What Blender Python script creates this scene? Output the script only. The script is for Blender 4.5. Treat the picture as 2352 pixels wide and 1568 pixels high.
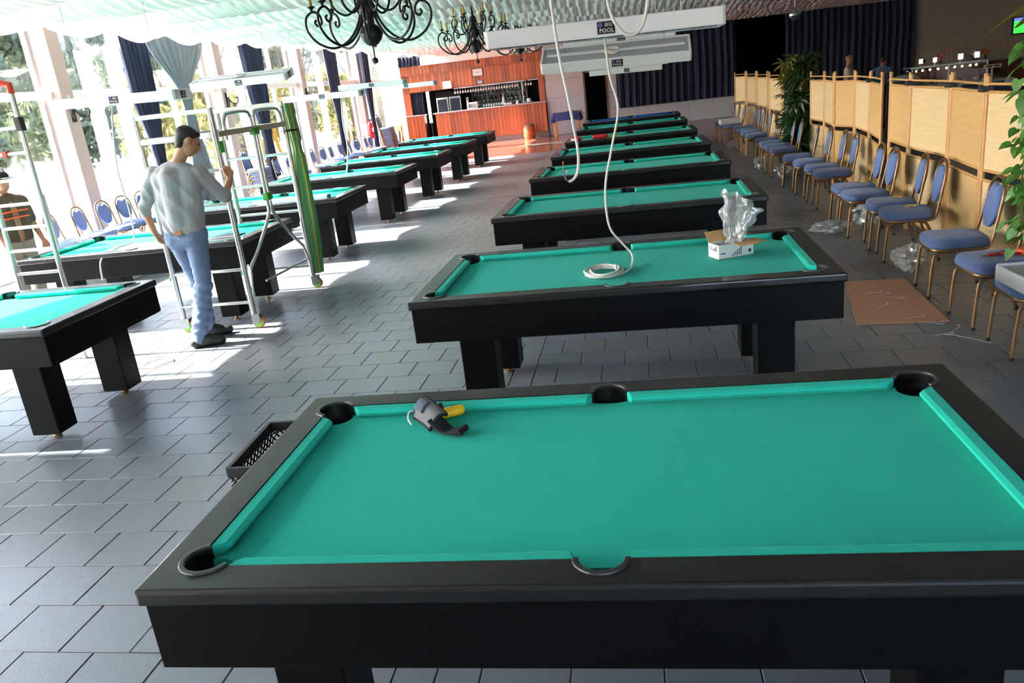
import bpy, bmesh, math, random
from mathutils import Vector, Matrix, noise
random.seed(7)
for _o in list(bpy.data.objects): bpy.data.objects.remove(_o)
scene = bpy.context.scene
COL = scene.collection
PI = math.pi
def R(d): return math.radians(d)

# ------------------------------------------------------------ camera
cam_d = bpy.data.cameras.new('camera'); cam = bpy.data.objects.new('camera', cam_d); COL.objects.link(cam)
F_PX = 1818.8; CAM_H = 1.886
YAW, PITCH, ROLL = R(-10.380), R(17.874), R(-6.693)
_f = Vector((math.sin(YAW)*math.cos(PITCH), math.cos(YAW)*math.cos(PITCH), -math.sin(PITCH)))
_r = Vector((math.cos(YAW), -math.sin(YAW), 0)); _u = _r.cross(_f)
cr, sr = math.cos(ROLL), math.sin(ROLL)
RGT = cr*_r + sr*_u; UPV = -sr*_r + cr*_u; FWD = _f
m = Matrix((RGT, UPV, -FWD)).transposed().to_4x4(); m.translation = Vector((0, 0, CAM_H))
cam.matrix_world = m
cam_d.sensor_fit = 'HORIZONTAL'; cam_d.sensor_width = 36.0; cam_d.lens = F_PX*36.0/2352.0
cam_d.clip_start = 0.05; cam_d.clip_end = 400
scene.camera = cam

# ------------------------------------------------------------ light
world = bpy.data.worlds.new('sky'); scene.world = world; world.use_nodes = True
nt = world.node_tree; nt.nodes.clear()
wo = nt.nodes.new('ShaderNodeOutputWorld'); bg = nt.nodes.new('ShaderNodeBackground')
sky = nt.nodes.new('ShaderNodeTexSky'); sky.sky_type = 'NISHITA'; sky.sun_disc = False
SUN_EL = R(42.0)
sky.sun_elevation = SUN_EL; sky.sun_rotation = R(-90); sky.air_density = 1.0; sky.dust_density = 2.5; sky.ozone_density = 1.0
bg.inputs['Strength'].default_value = 0.70
nt.links.new(sky.outputs[0], bg.inputs[0]); nt.links.new(bg.outputs[0], wo.inputs[0])
sun_d = bpy.data.lights.new('sun', 'SUN'); sun_d.energy = 15.0; sun_d.angle = R(0.6); sun_d.color = (1.0, 0.95, 0.87)
sun = bpy.data.objects.new('sun', sun_d); COL.objects.link(sun)
sun.location = (-40, 8, 36)
sun.rotation_euler = Vector((math.cos(SUN_EL), 0.0, -math.sin(SUN_EL))).to_track_quat('-Z', 'Y').to_euler()
scene.view_settings.view_transform = 'Standard'; scene.view_settings.look = 'None'
scene.view_settings.exposure = 2.15; scene.view_settings.gamma = 1.0
scene.view_settings.use_curve_mapping = False
cy = scene.cycles
cy.use_denoising = True
cy.use_light_tree = False; cy.use_adaptive_sampling = True; cy.adaptive_threshold = 0.1; cy.adaptive_min_samples = 20
cy.max_bounces = 5; cy.diffuse_bounces = 4; cy.glossy_bounces = 2; cy.transmission_bounces = 4; cy.transparent_max_bounces = 12
cy.caustics_reflective = False; cy.caustics_refractive = False; cy.sample_clamp_indirect = 8.0

# ------------------------------------------------------------ helpers
def lin(c):
    return tuple((v/12.92 if v <= 0.04045 else ((v+0.055)/1.055)**2.4) for v in (x/255.0 for x in c))
MATS = {}
def pm(name, rgb, rough=0.5, metal=0.0, spec=0.5, var=0.0, vscale=8.0, bump=0.0, bscale=60.0, coat=0.0, alpha=1.0, trans=0.0, emit=None, estr=0.0, sheen=0.0, stretch=None):
    """procedural principled material; rgb is sRGB 0-255"""
    mt = bpy.data.materials.new(name); mt.use_nodes = True; n = mt.node_tree; b = n.nodes['Principled BSDF']
    c = lin(rgb); b.inputs['Base Color'].default_value = (*c, 1); b.inputs['Roughness'].default_value = rough
    b.inputs['Metallic'].default_value = metal; b.inputs['Specular IOR Level'].default_value = spec
    b.inputs['Coat Weight'].default_value = coat; b.inputs['Coat Roughness'].default_value = 0.08
    b.inputs['Alpha'].default_value = alpha; b.inputs['Transmission Weight'].default_value = trans
    b.inputs['Sheen Weight'].default_value = sheen
    if emit: b.inputs['Emission Color'].default_value = (*lin(emit), 1); b.inputs['Emission Strength'].default_value = estr
    if var or bump:
        tc = n.nodes.new('ShaderNodeTexCoord'); mp = n.nodes.new('ShaderNodeMapping'); n.links.new(tc.outputs['Object'], mp.inputs[0])
        if stretch: mp.inputs['Scale'].default_value = stretch
    if var:
        tx = n.nodes.new('ShaderNodeTexNoise'); tx.inputs['Scale'].default_value = vscale; tx.inputs['Detail'].default_value = 4
        n.links.new(mp.outputs[0], tx.inputs['Vector'])
        mx = n.nodes.new('ShaderNodeMix'); mx.data_type = 'RGBA'
        mx.inputs[6].default_value = (*[max(0, v*(1-var)) for v in c], 1); mx.inputs[7].default_value = (*[min(1, v*(1+var)) for v in c], 1)
        n.links.new(tx.outputs['Fac'], mx.inputs[0]); n.links.new(mx.outputs[2], b.inputs['Base Color'])
    if bump:
        t2 = n.nodes.new('ShaderNodeTexNoise'); t2.inputs['Scale'].default_value = bscale; t2.inputs['Detail'].default_value = 3
        n.links.new(mp.outputs[0], t2.inputs['Vector'])
        bp = n.nodes.new('ShaderNodeBump'); bp.inputs['Strength'].default_value = bump; bp.inputs['Distance'].default_value = 0.01
        n.links.new(t2.outputs['Fac'], bp.inputs['Height']); n.links.new(bp.outputs[0], b.inputs['Normal'])
    MATS[name] = mt
    return mt
def sheet_mat(name, rgb, translucent=0.4, rough=0.8, gloss=0.0, var=0.0, vscale=6):
    """thin cloth or leaf: diffuse plus translucent"""
    mt = bpy.data.materials.new(name); mt.use_nodes = True; n = mt.node_tree; n.nodes.clear()
    o = n.nodes.new('ShaderNodeOutputMaterial'); d = n.nodes.new('ShaderNodeBsdfDiffuse'); t = n.nodes.new('ShaderNodeBsdfTranslucent')
    mx = n.nodes.new('ShaderNodeMixShader'); mx.inputs[0].default_value = translucent
    c = (*lin(rgb), 1); d.inputs[0].default_value = c; t.inputs[0].default_value = c
    if var:
        tc = n.nodes.new('ShaderNodeTexCoord'); tx = n.nodes.new('ShaderNodeTexNoise'); tx.inputs['Scale'].default_value = vscale
        n.links.new(tc.outputs['Object'], tx.inputs['Vector'])
        m2 = n.nodes.new('ShaderNodeMix'); m2.data_type = 'RGBA'
        m2.inputs[6].default_value = (*[v*(1-var) for v in c[:3]], 1); m2.inputs[7].default_value = (*[min(1, v*(1+var)) for v in c[:3]], 1)
        n.links.new(tx.outputs['Fac'], m2.inputs[0]); n.links.new(m2.outputs[2], d.inputs[0]); n.links.new(m2.outputs[2], t.inputs[0])
    n.links.new(d.outputs[0], mx.inputs[1]); n.links.new(t.outputs[0], mx.inputs[2])
    if gloss:
        g = n.nodes.new('ShaderNodeBsdfGlossy'); g.inputs['Roughness'].default_value = 0.35
        m3 = n.nodes.new('ShaderNodeMixShader'); m3.inputs[0].default_value = gloss
        n.links.new(mx.outputs[0], m3.inputs[1]); n.links.new(g.outputs[0], m3.inputs[2]); n.links.new(m3.outputs[0], o.inputs[0])
    else: n.links.new(mx.outputs[0], o.inputs[0])
    MATS[name] = mt
    return mt
def clear_mat(name, tint=(1, 1, 1), gloss=0.08, rough=0.02, haze=0.0):
    """pane or film: transparent with a reflection"""
    mt = bpy.data.materials.new(name); mt.use_nodes = True; n = mt.node_tree; n.nodes.clear()
    o = n.nodes.new('ShaderNodeOutputMaterial'); t = n.nodes.new('ShaderNodeBsdfTransparent'); t.inputs[0].default_value = (*tint, 1)
    g = n.nodes.new('ShaderNodeBsdfGlossy'); g.inputs['Roughness'].default_value = rough
    mx = n.nodes.new('ShaderNodeMixShader')
    fr = n.nodes.new('ShaderNodeFresnel'); fr.inputs[0].default_value = 1.45
    ml = n.nodes.new('ShaderNodeMath'); ml.operation = 'MULTIPLY_ADD'; ml.inputs[1].default_value = 0.6; ml.inputs[2].default_value = gloss; ml.use_clamp = True
    n.links.new(fr.outputs[0], ml.inputs[0]); n.links.new(ml.outputs[0], mx.inputs[0])
    n.links.new(t.outputs[0], mx.inputs[1]); n.links.new(g.outputs[0], mx.inputs[2])
    last = mx
    if haze:
        d = n.nodes.new('ShaderNodeBsdfDiffuse'); d.inputs[0].default_value = (0.85, 0.87, 0.88, 1)
        m2 = n.nodes.new('ShaderNodeMixShader'); m2.inputs[0].default_value = haze
        n.links.new(mx.outputs[0], m2.inputs[1]); n.links.new(d.outputs[0], m2.inputs[2]); last = m2
    n.links.new(last.outputs[0], o.inputs[0])
    MATS[name] = mt
    return mt

class MB:
    """collects simple shapes into one mesh"""
    def __init__(s): s.v = []; s.f = []
    def add(s, vs, fs):
        o = len(s.v); s.v += [tuple(p) for p in vs]; s.f += [tuple(i+o for i in q) for q in fs]; return s
    def box(s, x0, x1, y0, y1, z0, z1, M=None):
        vs = [Vector(p) for p in ((x0,y0,z0),(x1,y0,z0),(x1,y1,z0),(x0,y1,z0),(x0,y0,z1),(x1,y0,z1),(x1,y1,z1),(x0,y1,z1))]
        if M is not None: vs = [M @ p for p in vs]
        return s.add(vs, [(3,2,1,0),(4,5,6,7),(0,1,5,4),(1,2,6,5),(2,3,7,6),(3,0,4,7)])
    def prism(s, poly, z0, z1):
        n = len(poly); vs = [(x,y,z0) for x,y in poly]+[(x,y,z1) for x,y in poly]
        return s.add(vs, [tuple(range(n-1,-1,-1)), tuple(range(n,2*n))]+[(i,(i+1)%n,n+(i+1)%n,n+i) for i in range(n)])
    def tube(s, pts, r, n=8, closed=False, cap=True, flat=1.0):
        pts = [Vector(p) for p in pts]; N = len(pts); rs = r if isinstance(r, (list, tuple)) else [r]*N
        vs = []; up = None
        for i, p in enumerate(pts):
            a = pts[(i-1) % N] if (closed or i > 0) else p; b = pts[(i+1) % N] if (closed or i < N-1) else p
            t = (b-a)
            t = t.normalized() if t.length > 1e-9 else Vector((0,0,1))
            if up is None:
                up = Vector((0,0,1)) if abs(t.z) < 0.9 else Vector((1,0,0))
            x = t.cross(up)
            if x.length < 1e-6: x = t.orthogonal()
            x.normalize(); y = x.cross(t).normalized(); up = y
            for k in range(n):
                a2 = 2*PI*k/n; vs.append(p + x*math.cos(a2)*rs[i] + y*math.sin(a2)*rs[i]*flat)
        fs = []
        M = N if closed else N-1
        for i in range(M):
            j = (i+1) % N
            for k in range(n):
                k2 = (k+1) % n; fs.append((i*n+k, i*n+k2, j*n+k2, j*n+k))
        if cap and not closed: fs += [tuple(range(n-1,-1,-1)), tuple((N-1)*n+k for k in range(n))]
        return s.add(vs, fs)
    def lathe(s, prof, n=16, c=(0,0,0), M=None):
        vs = []; fs = []; m_ = len(prof)
        for r, z in prof:
            for k in range(n):
                a = 2*PI*k/n; p = Vector((c[0]+r*math.cos(a), c[1]+r*math.sin(a), c[2]+z)); vs.append(M @ p if M is not None else p)
        for i in range(m_-1):
            for k in range(n):
                k2 = (k+1) % n; fs.append((i*n+k, i*n+k2, (i+1)*n+k2, (i+1)*n+k))
        fs.append(tuple(range(n-1,-1,-1))); fs.append(tuple((m_-1)*n+k for k in range(n)))
        return s.add(vs, fs)
    def ball(s, c, r, n=12, m_=8, sc=(1,1,1), M=None):
        vs = [Vector((0,0,-1))]; fs = []
        for i in range(1, m_):
            t = PI*i/m_
            for k in range(n): a = 2*PI*k/n; vs.append(Vector((math.sin(t)*math.cos(a), math.sin(t)*math.sin(a), -math.cos(t))))
        vs.append(Vector((0,0,1))); L_ = len(vs)-1
        for k in range(n):
            k2 = (k+1) % n; fs.append((0, 1+k2, 1+k)); fs.append((L_, L_-n+k, L_-n+k2))
            for i in range(m_-2): fs.append((1+i*n+k, 1+i*n+k2, 1+(i+1)*n+k2, 1+(i+1)*n+k))
        out = []
        for p in vs:
            q = Vector((p.x*r*sc[0], p.y*r*sc[1], p.z*r*sc[2]))
            if M is not None: q = M @ q
            out.append(q + Vector(c))
        return s.add(out, fs)
    def capsule(s, p0, r0, p1, r1, n=12):
        p0 = Vector(p0); p1 = Vector(p1); t = (p1-p0); L_ = t.length; t = t.normalized() if L_ > 1e-6 else Vector((0,0,1))
        pts = []; rs = []
        for a in (80, 55, 28): pts.append(p0 - t*r0*math.sin(R(a))); rs.append(r0*math.cos(R(a)))
        pts.append(p0); rs.append(r0); pts.append(p1); rs.append(r1)
        for a in (28, 55, 80): pts.append(p1 + t*r1*math.sin(R(a))); rs.append(r1*math.cos(R(a)))
        return s.tube(pts, rs, n)
    def grid(s, fn, nu, nv):
        vs = [fn(i/nu, j/nv) for j in range(nv+1) for i in range(nu+1)]; w = nu+1
        return s.add(vs, [(j*w+i, j*w+i+1, (j+1)*w+i+1, (j+1)*w+i) for j in range(nv) for i in range(nu)])
    def mesh(s, name):
        me = bpy.data.meshes.new(name); me.from_pydata([tuple(p) for p in s.v], [], s.f); me.update(); return me
    def build(s, name, mat, parent=None, loc=(0,0,0), rot=(0,0,0), smooth=None, bevel=0.0, seg=2, solid=0.0, bw=None):
        me = s.mesh(name); me.materials.append(MATS[mat] if isinstance(mat, str) else mat)
        if bw is not None:
            at = me.attributes.new('bevel_weight_edge', 'FLOAT', 'EDGE')
            for e_ in me.edges:
                if bw(me.vertices[e_.vertices[0]].co, me.vertices[e_.vertices[1]].co): at.data[e_.index].value = 1.0
        if smooth is not None:
            for p in me.polygons: p.use_smooth = True
            if smooth < 179: me.set_sharp_from_angle(angle=R(smooth))
        o = bpy.data.objects.new(name, me); COL.objects.link(o); o.parent = parent; o.location = loc; o.rotation_euler = rot
        if solid: md = o.modifiers.new('solid', 'SOLIDIFY'); md.thickness = solid; md.offset = 0
        if bevel: md = o.modifiers.new('bevel', 'BEVEL'); md.width = bevel; md.segments = seg; md.limit_method = 'WEIGHT' if bw is not None else 'ANGLE'; md.angle_limit = R(50)
        return o
def tag(o, label=None, cat=None, group=None, kind=None):
    if label: o['label'] = label
    if cat: o['category'] = cat
    if group: o['group'] = group
    if kind: o['kind'] = kind
    return o
def thing(name, label, cat, loc=(0,0,0), rz=0.0, group=None, kind=None):
    o = bpy.data.objects.new(name, None); COL.objects.link(o); o.location = loc; o.rotation_euler = (0,0,rz); o.empty_display_size = 0.1
    return tag(o, label, cat, group, kind)
def copy_tree(o, parent=None):
    kids = [c for c in o.children]
    c = o.copy(); COL.objects.link(c); c.parent = parent
    if parent is not None: c.matrix_parent_inverse = o.matrix_parent_inverse.copy()
    for k in kids: copy_tree(k, c)
    return c
def struct(o): o['kind'] = 'structure'; return o
def arc(cx, cy_, r, a0, a1, n):
    return [(cx+r*math.cos(R(a0+(a1-a0)*i/n)), cy_+r*math.sin(R(a0+(a1-a0)*i/n))) for i in range(n+1)]
def spline(pts, n=6):
    pts = [Vector(p) for p in pts]; out = []
    for i in range(len(pts)-1):
        p0 = pts[max(0,i-1)]; p1 = pts[i]; p2 = pts[i+1]; p3 = pts[min(len(pts)-1,i+2)]
        for k in range(n):
            t = k/n; out.append(0.5*((2*p1)+(p2-p0)*t+(2*p0-5*p1+4*p2-p3)*t*t+(3*p1-p0-3*p2+p3)*t**3))
    out.append(pts[-1]); return out
def text_mesh(txt, size, name='letters', depth=0.0008, shear=0.0):
    cu = bpy.data.curves.new(name, 'FONT'); cu.body = txt; cu.size = size; cu.align_x = 'CENTER'; cu.align_y = 'CENTER'; cu.extrude = depth; cu.shear = shear; cu.resolution_u = 2
    ob = bpy.data.objects.new(name, cu); COL.objects.link(ob)
    dg = bpy.context.evaluated_depsgraph_get(); me = bpy.data.meshes.new_from_object(ob.evaluated_get(dg))
    bpy.data.objects.remove(ob); bpy.data.curves.remove(cu); me.name = name; return me
def obj_from(me, name, mat, parent=None, loc=(0,0,0), rot=(0,0,0)):
    if mat is not None: me.materials.clear(); me.materials.append(MATS[mat])
    o = bpy.data.objects.new(name, me); COL.objects.link(o); o.parent = parent; o.location = loc; o.rotation_euler = rot; return o
def remeshed(mb, name, mat, parent, voxel=0.012, smooth=4, loc=(0,0,0), rot=(0,0,0)):
    me = mb.mesh(name+'_src'); ob = bpy.data.objects.new(name+'_src', me); COL.objects.link(ob)
    md = ob.modifiers.new('r', 'REMESH'); md.mode = 'VOXEL'; md.voxel_size = voxel; md.use_smooth_shade = True
    if smooth: ms = ob.modifiers.new('s', 'SMOOTH'); ms.factor = 0.5; ms.iterations = smooth
    dg = bpy.context.evaluated_depsgraph_get(); me2 = bpy.data.meshes.new_from_object(ob.evaluated_get(dg)); me2.name = name
    bpy.data.objects.remove(ob); bpy.data.meshes.remove(me)
    for p in me2.polygons: p.use_smooth = True
    return obj_from(me2, name, mat, parent, loc, rot)

# ------------------------------------------------------------ materials
pm('tile', (103,109,115), rough=0.30, var=0.10, vscale=2.2, bump=0.10, bscale=140, spec=0.5)
pm('grout', (44,45,47), rough=0.9)
pm('red_floor', (118,74,63), rough=0.16, var=0.12, vscale=3, spec=0.6)
pm('white_wall', (188,183,187), rough=0.6, var=0.03, vscale=1.5)
pm('white_paint', (236,232,228), rough=0.5)
pm('pillar', (180,160,152), rough=0.55, var=0.04, vscale=2)
pm('taupe', (160,150,142), rough=0.7, var=0.06, vscale=1.0)
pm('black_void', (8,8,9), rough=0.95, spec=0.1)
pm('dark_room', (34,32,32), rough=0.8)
pm('navy', (38,46,70), rough=0.85, var=0.18, vscale=5, sheen=0.1, bump=0.15, bscale=90)
pm('curtain_grey', (132,142,150), rough=0.85, var=0.10, vscale=5)
sheet_mat('sheer', (238,240,246), 0.55)
sheet_mat('drape', (228,217,214), 0.07, var=0.03)
pm('concrete', (180,178,174), rough=0.85, var=0.08, vscale=0.6)
pm('rail', (10,11,11), rough=0.42, spec=0.36, coat=0.4, bump=0.05, bscale=160, var=0.1, vscale=3)
pm('apron', (4,4,5), rough=0.42, spec=0.13, var=0.15, vscale=4)
pm('brass', (170,140,84), rough=0.35, metal=1.0)
pm('felt', (38,178,158), rough=0.95, spec=0.05, var=0.05, vscale=3, sheen=0.04, bump=0.12, bscale=500)
pm('felt_blue', (20,92,168), rough=0.95, spec=0.05, var=0.06, vscale=3, sheen=0.04)
pm('pocket', (16,15,15), rough=0.7, bump=0.3, bscale=200)
pm('rim', (48,46,46), rough=0.32)
pm('chair_cloth', (94,114,160), rough=0.9, spec=0.2, var=0.10, vscale=14, sheen=0.2, bump=0.2, bscale=420)
pm('bronze', (136,104,72), rough=0.34, metal=0.75)
pm('rubber', (20,20,20), rough=0.7)
pm('cane', (200,150,92), rough=0.45, var=0.16, vscale=18, stretch=(1,1,0.15))
pm('black_clip', (22,22,24), rough=0.5)
pm('alu', (196,196,192), rough=0.32, metal=0.85)
pm('chrome', (225,225,228), rough=0.08, metal=1.0)
pm('green_plastic', (66,150,60), rough=0.45)
pm('wheel_green', (130,190,70), rough=0.45)
pm('steel', (170,172,172), rough=0.35, metal=1.0)
pm('tarp_green', (74,140,80), rough=0.5, var=0.15, vscale=4, bump=0.2, bscale=12)
pm('yellow_strap', (236,160,24), rough=0.6)
pm('red_plastic', (214,52,34), rough=0.45)
pm('orange', (240,92,24), rough=0.45)
pm('lamp_white', (214,213,216), rough=0.35, spec=0.5)
pm('lamp_grey', (160,168,172), rough=0.4)
pm('iron', (30,30,30), rough=0.42, metal=0.35, bump=0.2, bscale=120)
pm('candle', (196,156,92), rough=0.6, var=0.1, vscale=20)
clear_mat('bulb', (0.98,0.98,0.98), 0.06)
clear_mat('pane', (0.97,0.98,0.98), 0.0)
clear_mat('film', (0.96,0.97,0.98), 0.14, 0.16, haze=0.24)
clear_mat('glass', (0.93,0.97,0.96), 0.10)
pm('cable', (208,203,196), rough=0.5)
pm('copper', (190,110,60), rough=0.35, metal=1.0)
pm('wire_blue', (60,120,200), rough=0.5)
pm('wire_brown', (120,72,48), rough=0.5)
pm('crate', (26,25,26), rough=0.5)
pm('board', (166,124,98), rough=0.75, var=0.10, vscale=5, stretch=(1,6,1))
pm('paper', (215,215,215), rough=0.7)
pm('cardboard', (196,152,104), rough=0.85, var=0.06)
pm('ink_blue', (34,52,110), rough=0.7)
pm('ink_black', (20,20,22), rough=0.6)
pm('purple', (92,70,160), rough=0.5)
pm('grey_cloth', (112,110,114), rough=0.9, var=0.08, vscale=30, bump=0.3, bscale=300)
pm('slate_cloth', (70,78,92), rough=0.85)
pm('black_cloth', (26,26,28), rough=0.9, bump=0.2, bscale=250)
pm('yellow_plastic', (240,190,30), rough=0.35)
pm('red_tool', (190,30,40), rough=0.4)
pm('stone', (120,108,108), rough=0.5, var=0.3, vscale=60)
pm('counter', (168,150,156), rough=0.3)
pm('skin', (180,128,100), rough=0.55, var=0.05, vscale=10)
pm('skin2', (176,118,92), rough=0.55, var=0.05, vscale=10)
pm('hair', (26,22,20), rough=0.6, bump=0.6, bscale=90)
pm('hair_grey', (120,112,108), rough=0.7, bump=0.4, bscale=80)
pm('shirt_grey', (156,154,158), rough=0.9, var=0.06, vscale=9, bump=0.5, bscale=7, stretch=(1,1,0.45))
pm('denim', (104,123,152), rough=0.9, var=0.25, vscale=5, bump=0.45, bscale=16, stretch=(1,1,1.8))
pm('shoe', (32,31,32), rough=0.5)
pm('leather_tan', (170,106,50), rough=0.6)
pm('shirt_brown', (98,74,62), rough=0.9, var=0.1)
pm('trouser_khaki', (160,150,134), rough=0.9, var=0.08, bump=0.3, bscale=12)
pm('shirt_beige', (196,180,160), rough=0.9, var=0.05)
pm('shirt_blue', (104,140,190), rough=0.9, var=0.05)
pm('shirt_teal', (24,150,170), rough=0.9)
pm('shirt_maroon', (90,34,44), rough=0.9)
sheet_mat('leaf', (92,150,62), 0.35, gloss=0.10, var=0.35, vscale=5)
sheet_mat('leaf_dark', (44,78,34), 0.25, gloss=0.06, var=0.4, vscale=6)
sheet_mat('leaf_olive', (118,116,52), 0.35, gloss=0.06, var=0.3, vscale=4)
sheet_mat('leaf_out', (118,128,102), 0.35, gloss=0.04, var=0.35, vscale=1.5)  # desaturated to put window glare and haze into the leaf colour
sheet_mat('leaf_yellow', (150,148,92), 0.4, gloss=0.04, var=0.35, vscale=2.5)  # washed out as well, outdoor glare imitated in the colour
pm('bark', (110,92,74), rough=0.9, var=0.2, vscale=8)
pm('mirror_ball', (200,198,194), rough=0.12, metal=1.0, bump=0.0)
pm('dark_red', (78,28,28), rough=0.5)
pm('tablecloth', (50,60,112), rough=0.9, var=0.06)
pm('pine', (214,142,80), rough=0.5, var=0.12, vscale=10, stretch=(1,1,0.1))
pm('red_ext', (206,24,36), rough=0.3)
pm('barrel', (186,92,44), rough=0.5, var=0.2, vscale=12)
pm('bottle_green', (20,80,44), rough=0.15)
pm('bottle_dark', (40,30,26), rough=0.15)
pm('bottle_clear', (200,212,214), rough=0.1, spec=0.7)
pm('bottle_amber', (150,88,30), rough=0.15)
pm('porcelain', (240,240,238), rough=0.25)
pm('screen_green', (40,190,50), rough=0.4, emit=(40,190,50), estr=0.9)
pm('screen_blue', (70,80,200), rough=0.4, emit=(70,80,200), estr=0.8)
pm('lit_sign', (230,230,250), rough=0.4, emit=(225,225,250), estr=0.7)
pm('case_lamp', (255,220,150), rough=0.4, emit=(255,205,120), estr=6.0)
pm('tube_light', (255,250,230), rough=0.4, emit=(255,250,235), estr=3.0)
pm('rose', (200,110,140), rough=0.8)
def wood_planks(name, rgb):
    mt = pm(name, rgb, rough=0.34, coat=0.2); n = mt.node_tree; b = n.nodes['Principled BSDF']; c = lin(rgb)
    oi = n.nodes.new('ShaderNodeObjectInfo'); tc = n.nodes.new('ShaderNodeTexCoord'); mp = n.nodes.new('ShaderNodeMapping'); mp.inputs['Scale'].default_value = (14,14,0.8)
    va = n.nodes.new('ShaderNodeVectorMath'); va.operation = 'ADD'
    n.links.new(tc.outputs['Object'], mp.inputs[0]); n.links.new(mp.outputs[0], va.inputs[0]); n.links.new(oi.outputs['Location'], va.inputs[1])
    tx = n.nodes.new('ShaderNodeTexNoise'); tx.inputs['Scale'].default_value = 2.0; tx.inputs['Detail'].default_value = 5; n.links.new(va.outputs[0], tx.inputs['Vector'])
    ad = n.nodes.new('ShaderNodeMath'); ad.operation = 'ADD'; n.links.new(tx.outputs['Fac'], ad.inputs[0]); n.links.new(oi.outputs['Random'], ad.inputs[1])
    mr = n.nodes.new('ShaderNodeMapRange'); mr.inputs[1].default_value = 0.3; mr.inputs[2].default_value = 1.6; n.links.new(ad.outputs[0], mr.inputs[0])
    mx = n.nodes.new('ShaderNodeMix'); mx.data_type = 'RGBA'; mx.inputs[6].default_value = (*[v*0.55 for v in c],1); mx.inputs[7].default_value = (*[min(1,v*1.35) for v in c],1)
    n.links.new(mr.outputs[0], mx.inputs[0]); n.links.new(mx.outputs[2], b.inputs['Base Color'])
wood_planks('mahogany', (172,90,52))
def rattan(name, rgb):
    mt = pm(name, rgb, rough=0.6); n = mt.node_tree; b = n.nodes['Principled BSDF']; c = lin(rgb)
    tc = n.nodes.new('ShaderNodeTexCoord'); w1 = n.nodes.new('ShaderNodeTexWave'); w1.bands_direction = 'Z'; w1.inputs['Scale'].default_value = 30; w1.inputs['Distortion'].default_value = 1.0; w1.inputs['Detail'].default_value = 2
    w2 = n.nodes.new('ShaderNodeTexWave'); w2.bands_direction = 'X'; w2.inputs['Scale'].default_value = 14
    tx = n.nodes.new('ShaderNodeTexNoise'); tx.inputs['Scale'].default_value = 5; tx.inputs['Detail'].default_value = 5
    mp = n.nodes.new('ShaderNodeMapping'); mp.inputs['Scale'].default_value = (0.5,1,9); n.links.new(tc.outputs['Object'], mp.inputs[0]); n.links.new(mp.outputs[0], tx.inputs['Vector'])
    n.links.new(tc.outputs['Object'], w1.inputs['Vector']); n.links.new(tc.outputs['Object'], w2.inputs['Vector'])
    a = n.nodes.new('ShaderNodeMath'); a.operation = 'MULTIPLY_ADD'; a.inputs[1].default_value = 0.35; n.links.new(w1.outputs['Fac'], a.inputs[0])
    a2 = n.nodes.new('ShaderNodeMath'); a2.operation = 'MULTIPLY_ADD'; a2.inputs[1].default_value = 0.12; n.links.new(w2.outputs['Fac'], a2.inputs[0]); n.links.new(tx.outputs['Fac'], a2.inputs[2]); n.links.new(a2.outputs[0], a.inputs[2])
    mx = n.nodes.new('ShaderNodeMix'); mx.data_type = 'RGBA'; mx.inputs[6].default_value = (*[v*0.72 for v in c],1); mx.inputs[7].default_value = (*[min(1,v*1.12) for v in c],1)
    n.links.new(a.outputs[0], mx.inputs[0]); n.links.new(mx.outputs[2], b.inputs['Base Color'])
    bp = n.nodes.new('ShaderNodeBump'); bp.inputs['Strength'].default_value = 0.3; bp.inputs['Distance'].default_value = 0.004; n.links.new(a.outputs[0], bp.inputs['Height']); n.links.new(bp.outputs[0], b.inputs['Normal'])
rattan('mat_pale', (212,183,140)); rattan('mat_warm', (200,161,106))
def far_tiles(name):
    mt = pm(name, (103,109,115), rough=0.30); n = mt.node_tree; b = n.nodes['Principled BSDF']
    tc = n.nodes.new('ShaderNodeTexCoord'); br = n.nodes.new('ShaderNodeTexBrick'); br.inputs['Scale'].default_value = 1.0
    c = lin((103,109,115)); br.inputs['Color1'].default_value = (*[v*0.95 for v in c],1); br.inputs['Color2'].default_value = (*[v*1.05 for v in c],1); br.inputs['Mortar'].default_value = (*lin((44,45,47)),1)
    br.inputs['Mortar Size'].default_value = 0.004; br.inputs['Brick Width'].default_value = 0.308; br.inputs['Row Height'].default_value = 0.2875
    n.links.new(tc.outputs['Object'], br.inputs['Vector']); n.links.new(br.outputs['Color'], b.inputs['Base Color'])
far_tiles('tile_far')
# ============================================================ SETTING
TL, TW = 2.322, 1.25
TABLES_R = [(-1.304,1.506,0.66),(-1.318,4.106,-0.28),(-1.301,6.757,-0.95),(-1.297,9.393,-0.63),(-1.286,11.884,0.62),(-1.287,14.454,-0.25),(-1.281,17.261,0.33),(-1.288,19.711,0.19)]
TABLES_L = [(-3.609,4.09,0.72),(-3.672,6.784,1.33),(-3.695,9.384,0.83),(-3.721,12.126,0.23),(-3.667,14.643,0.52),(-3.607,17.072,0.34),(-3.645,19.853,0.24)]
X0, X1, Y0, Y1 = -9.0, 13.5, -6.0, 29.0
WIN_X = -9.0
ROOF_Z = 5.6
# ---- floor
floor = struct(MB().box(X0,X1,Y0,14.06,-0.12,-0.004).build('floor', 'grout'))
far = MB(); far.add([(4.0,Y0,0),(X1,Y0,0),(X1,14.06,0),(4.0,14.06,0)], [(0,1,2,3)])
far.add([(X0,14.06,0),(X1,14.06,0),(X1,19.6,0),(1.55,19.6,0),(1.55,22.6,0),(X0,22.6,0)], [(0,1,2,3,4,5)])
far.build('far_tiling', 'tile_far', floor)
MB().add([(X0,22.6,0),(1.55,22.6,0),(1.55,19.6,0),(X1,19.6,0),(X1,Y1+4,0),(X0,Y1+4,0)], [(0,1,2,3,4,5)]).build('red_tiling', 'red_floor', floor)
MB().box(X0,X1,14.0,Y1+4,-0.12,-0.003).build('underfloor', 'grout', floor)
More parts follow.
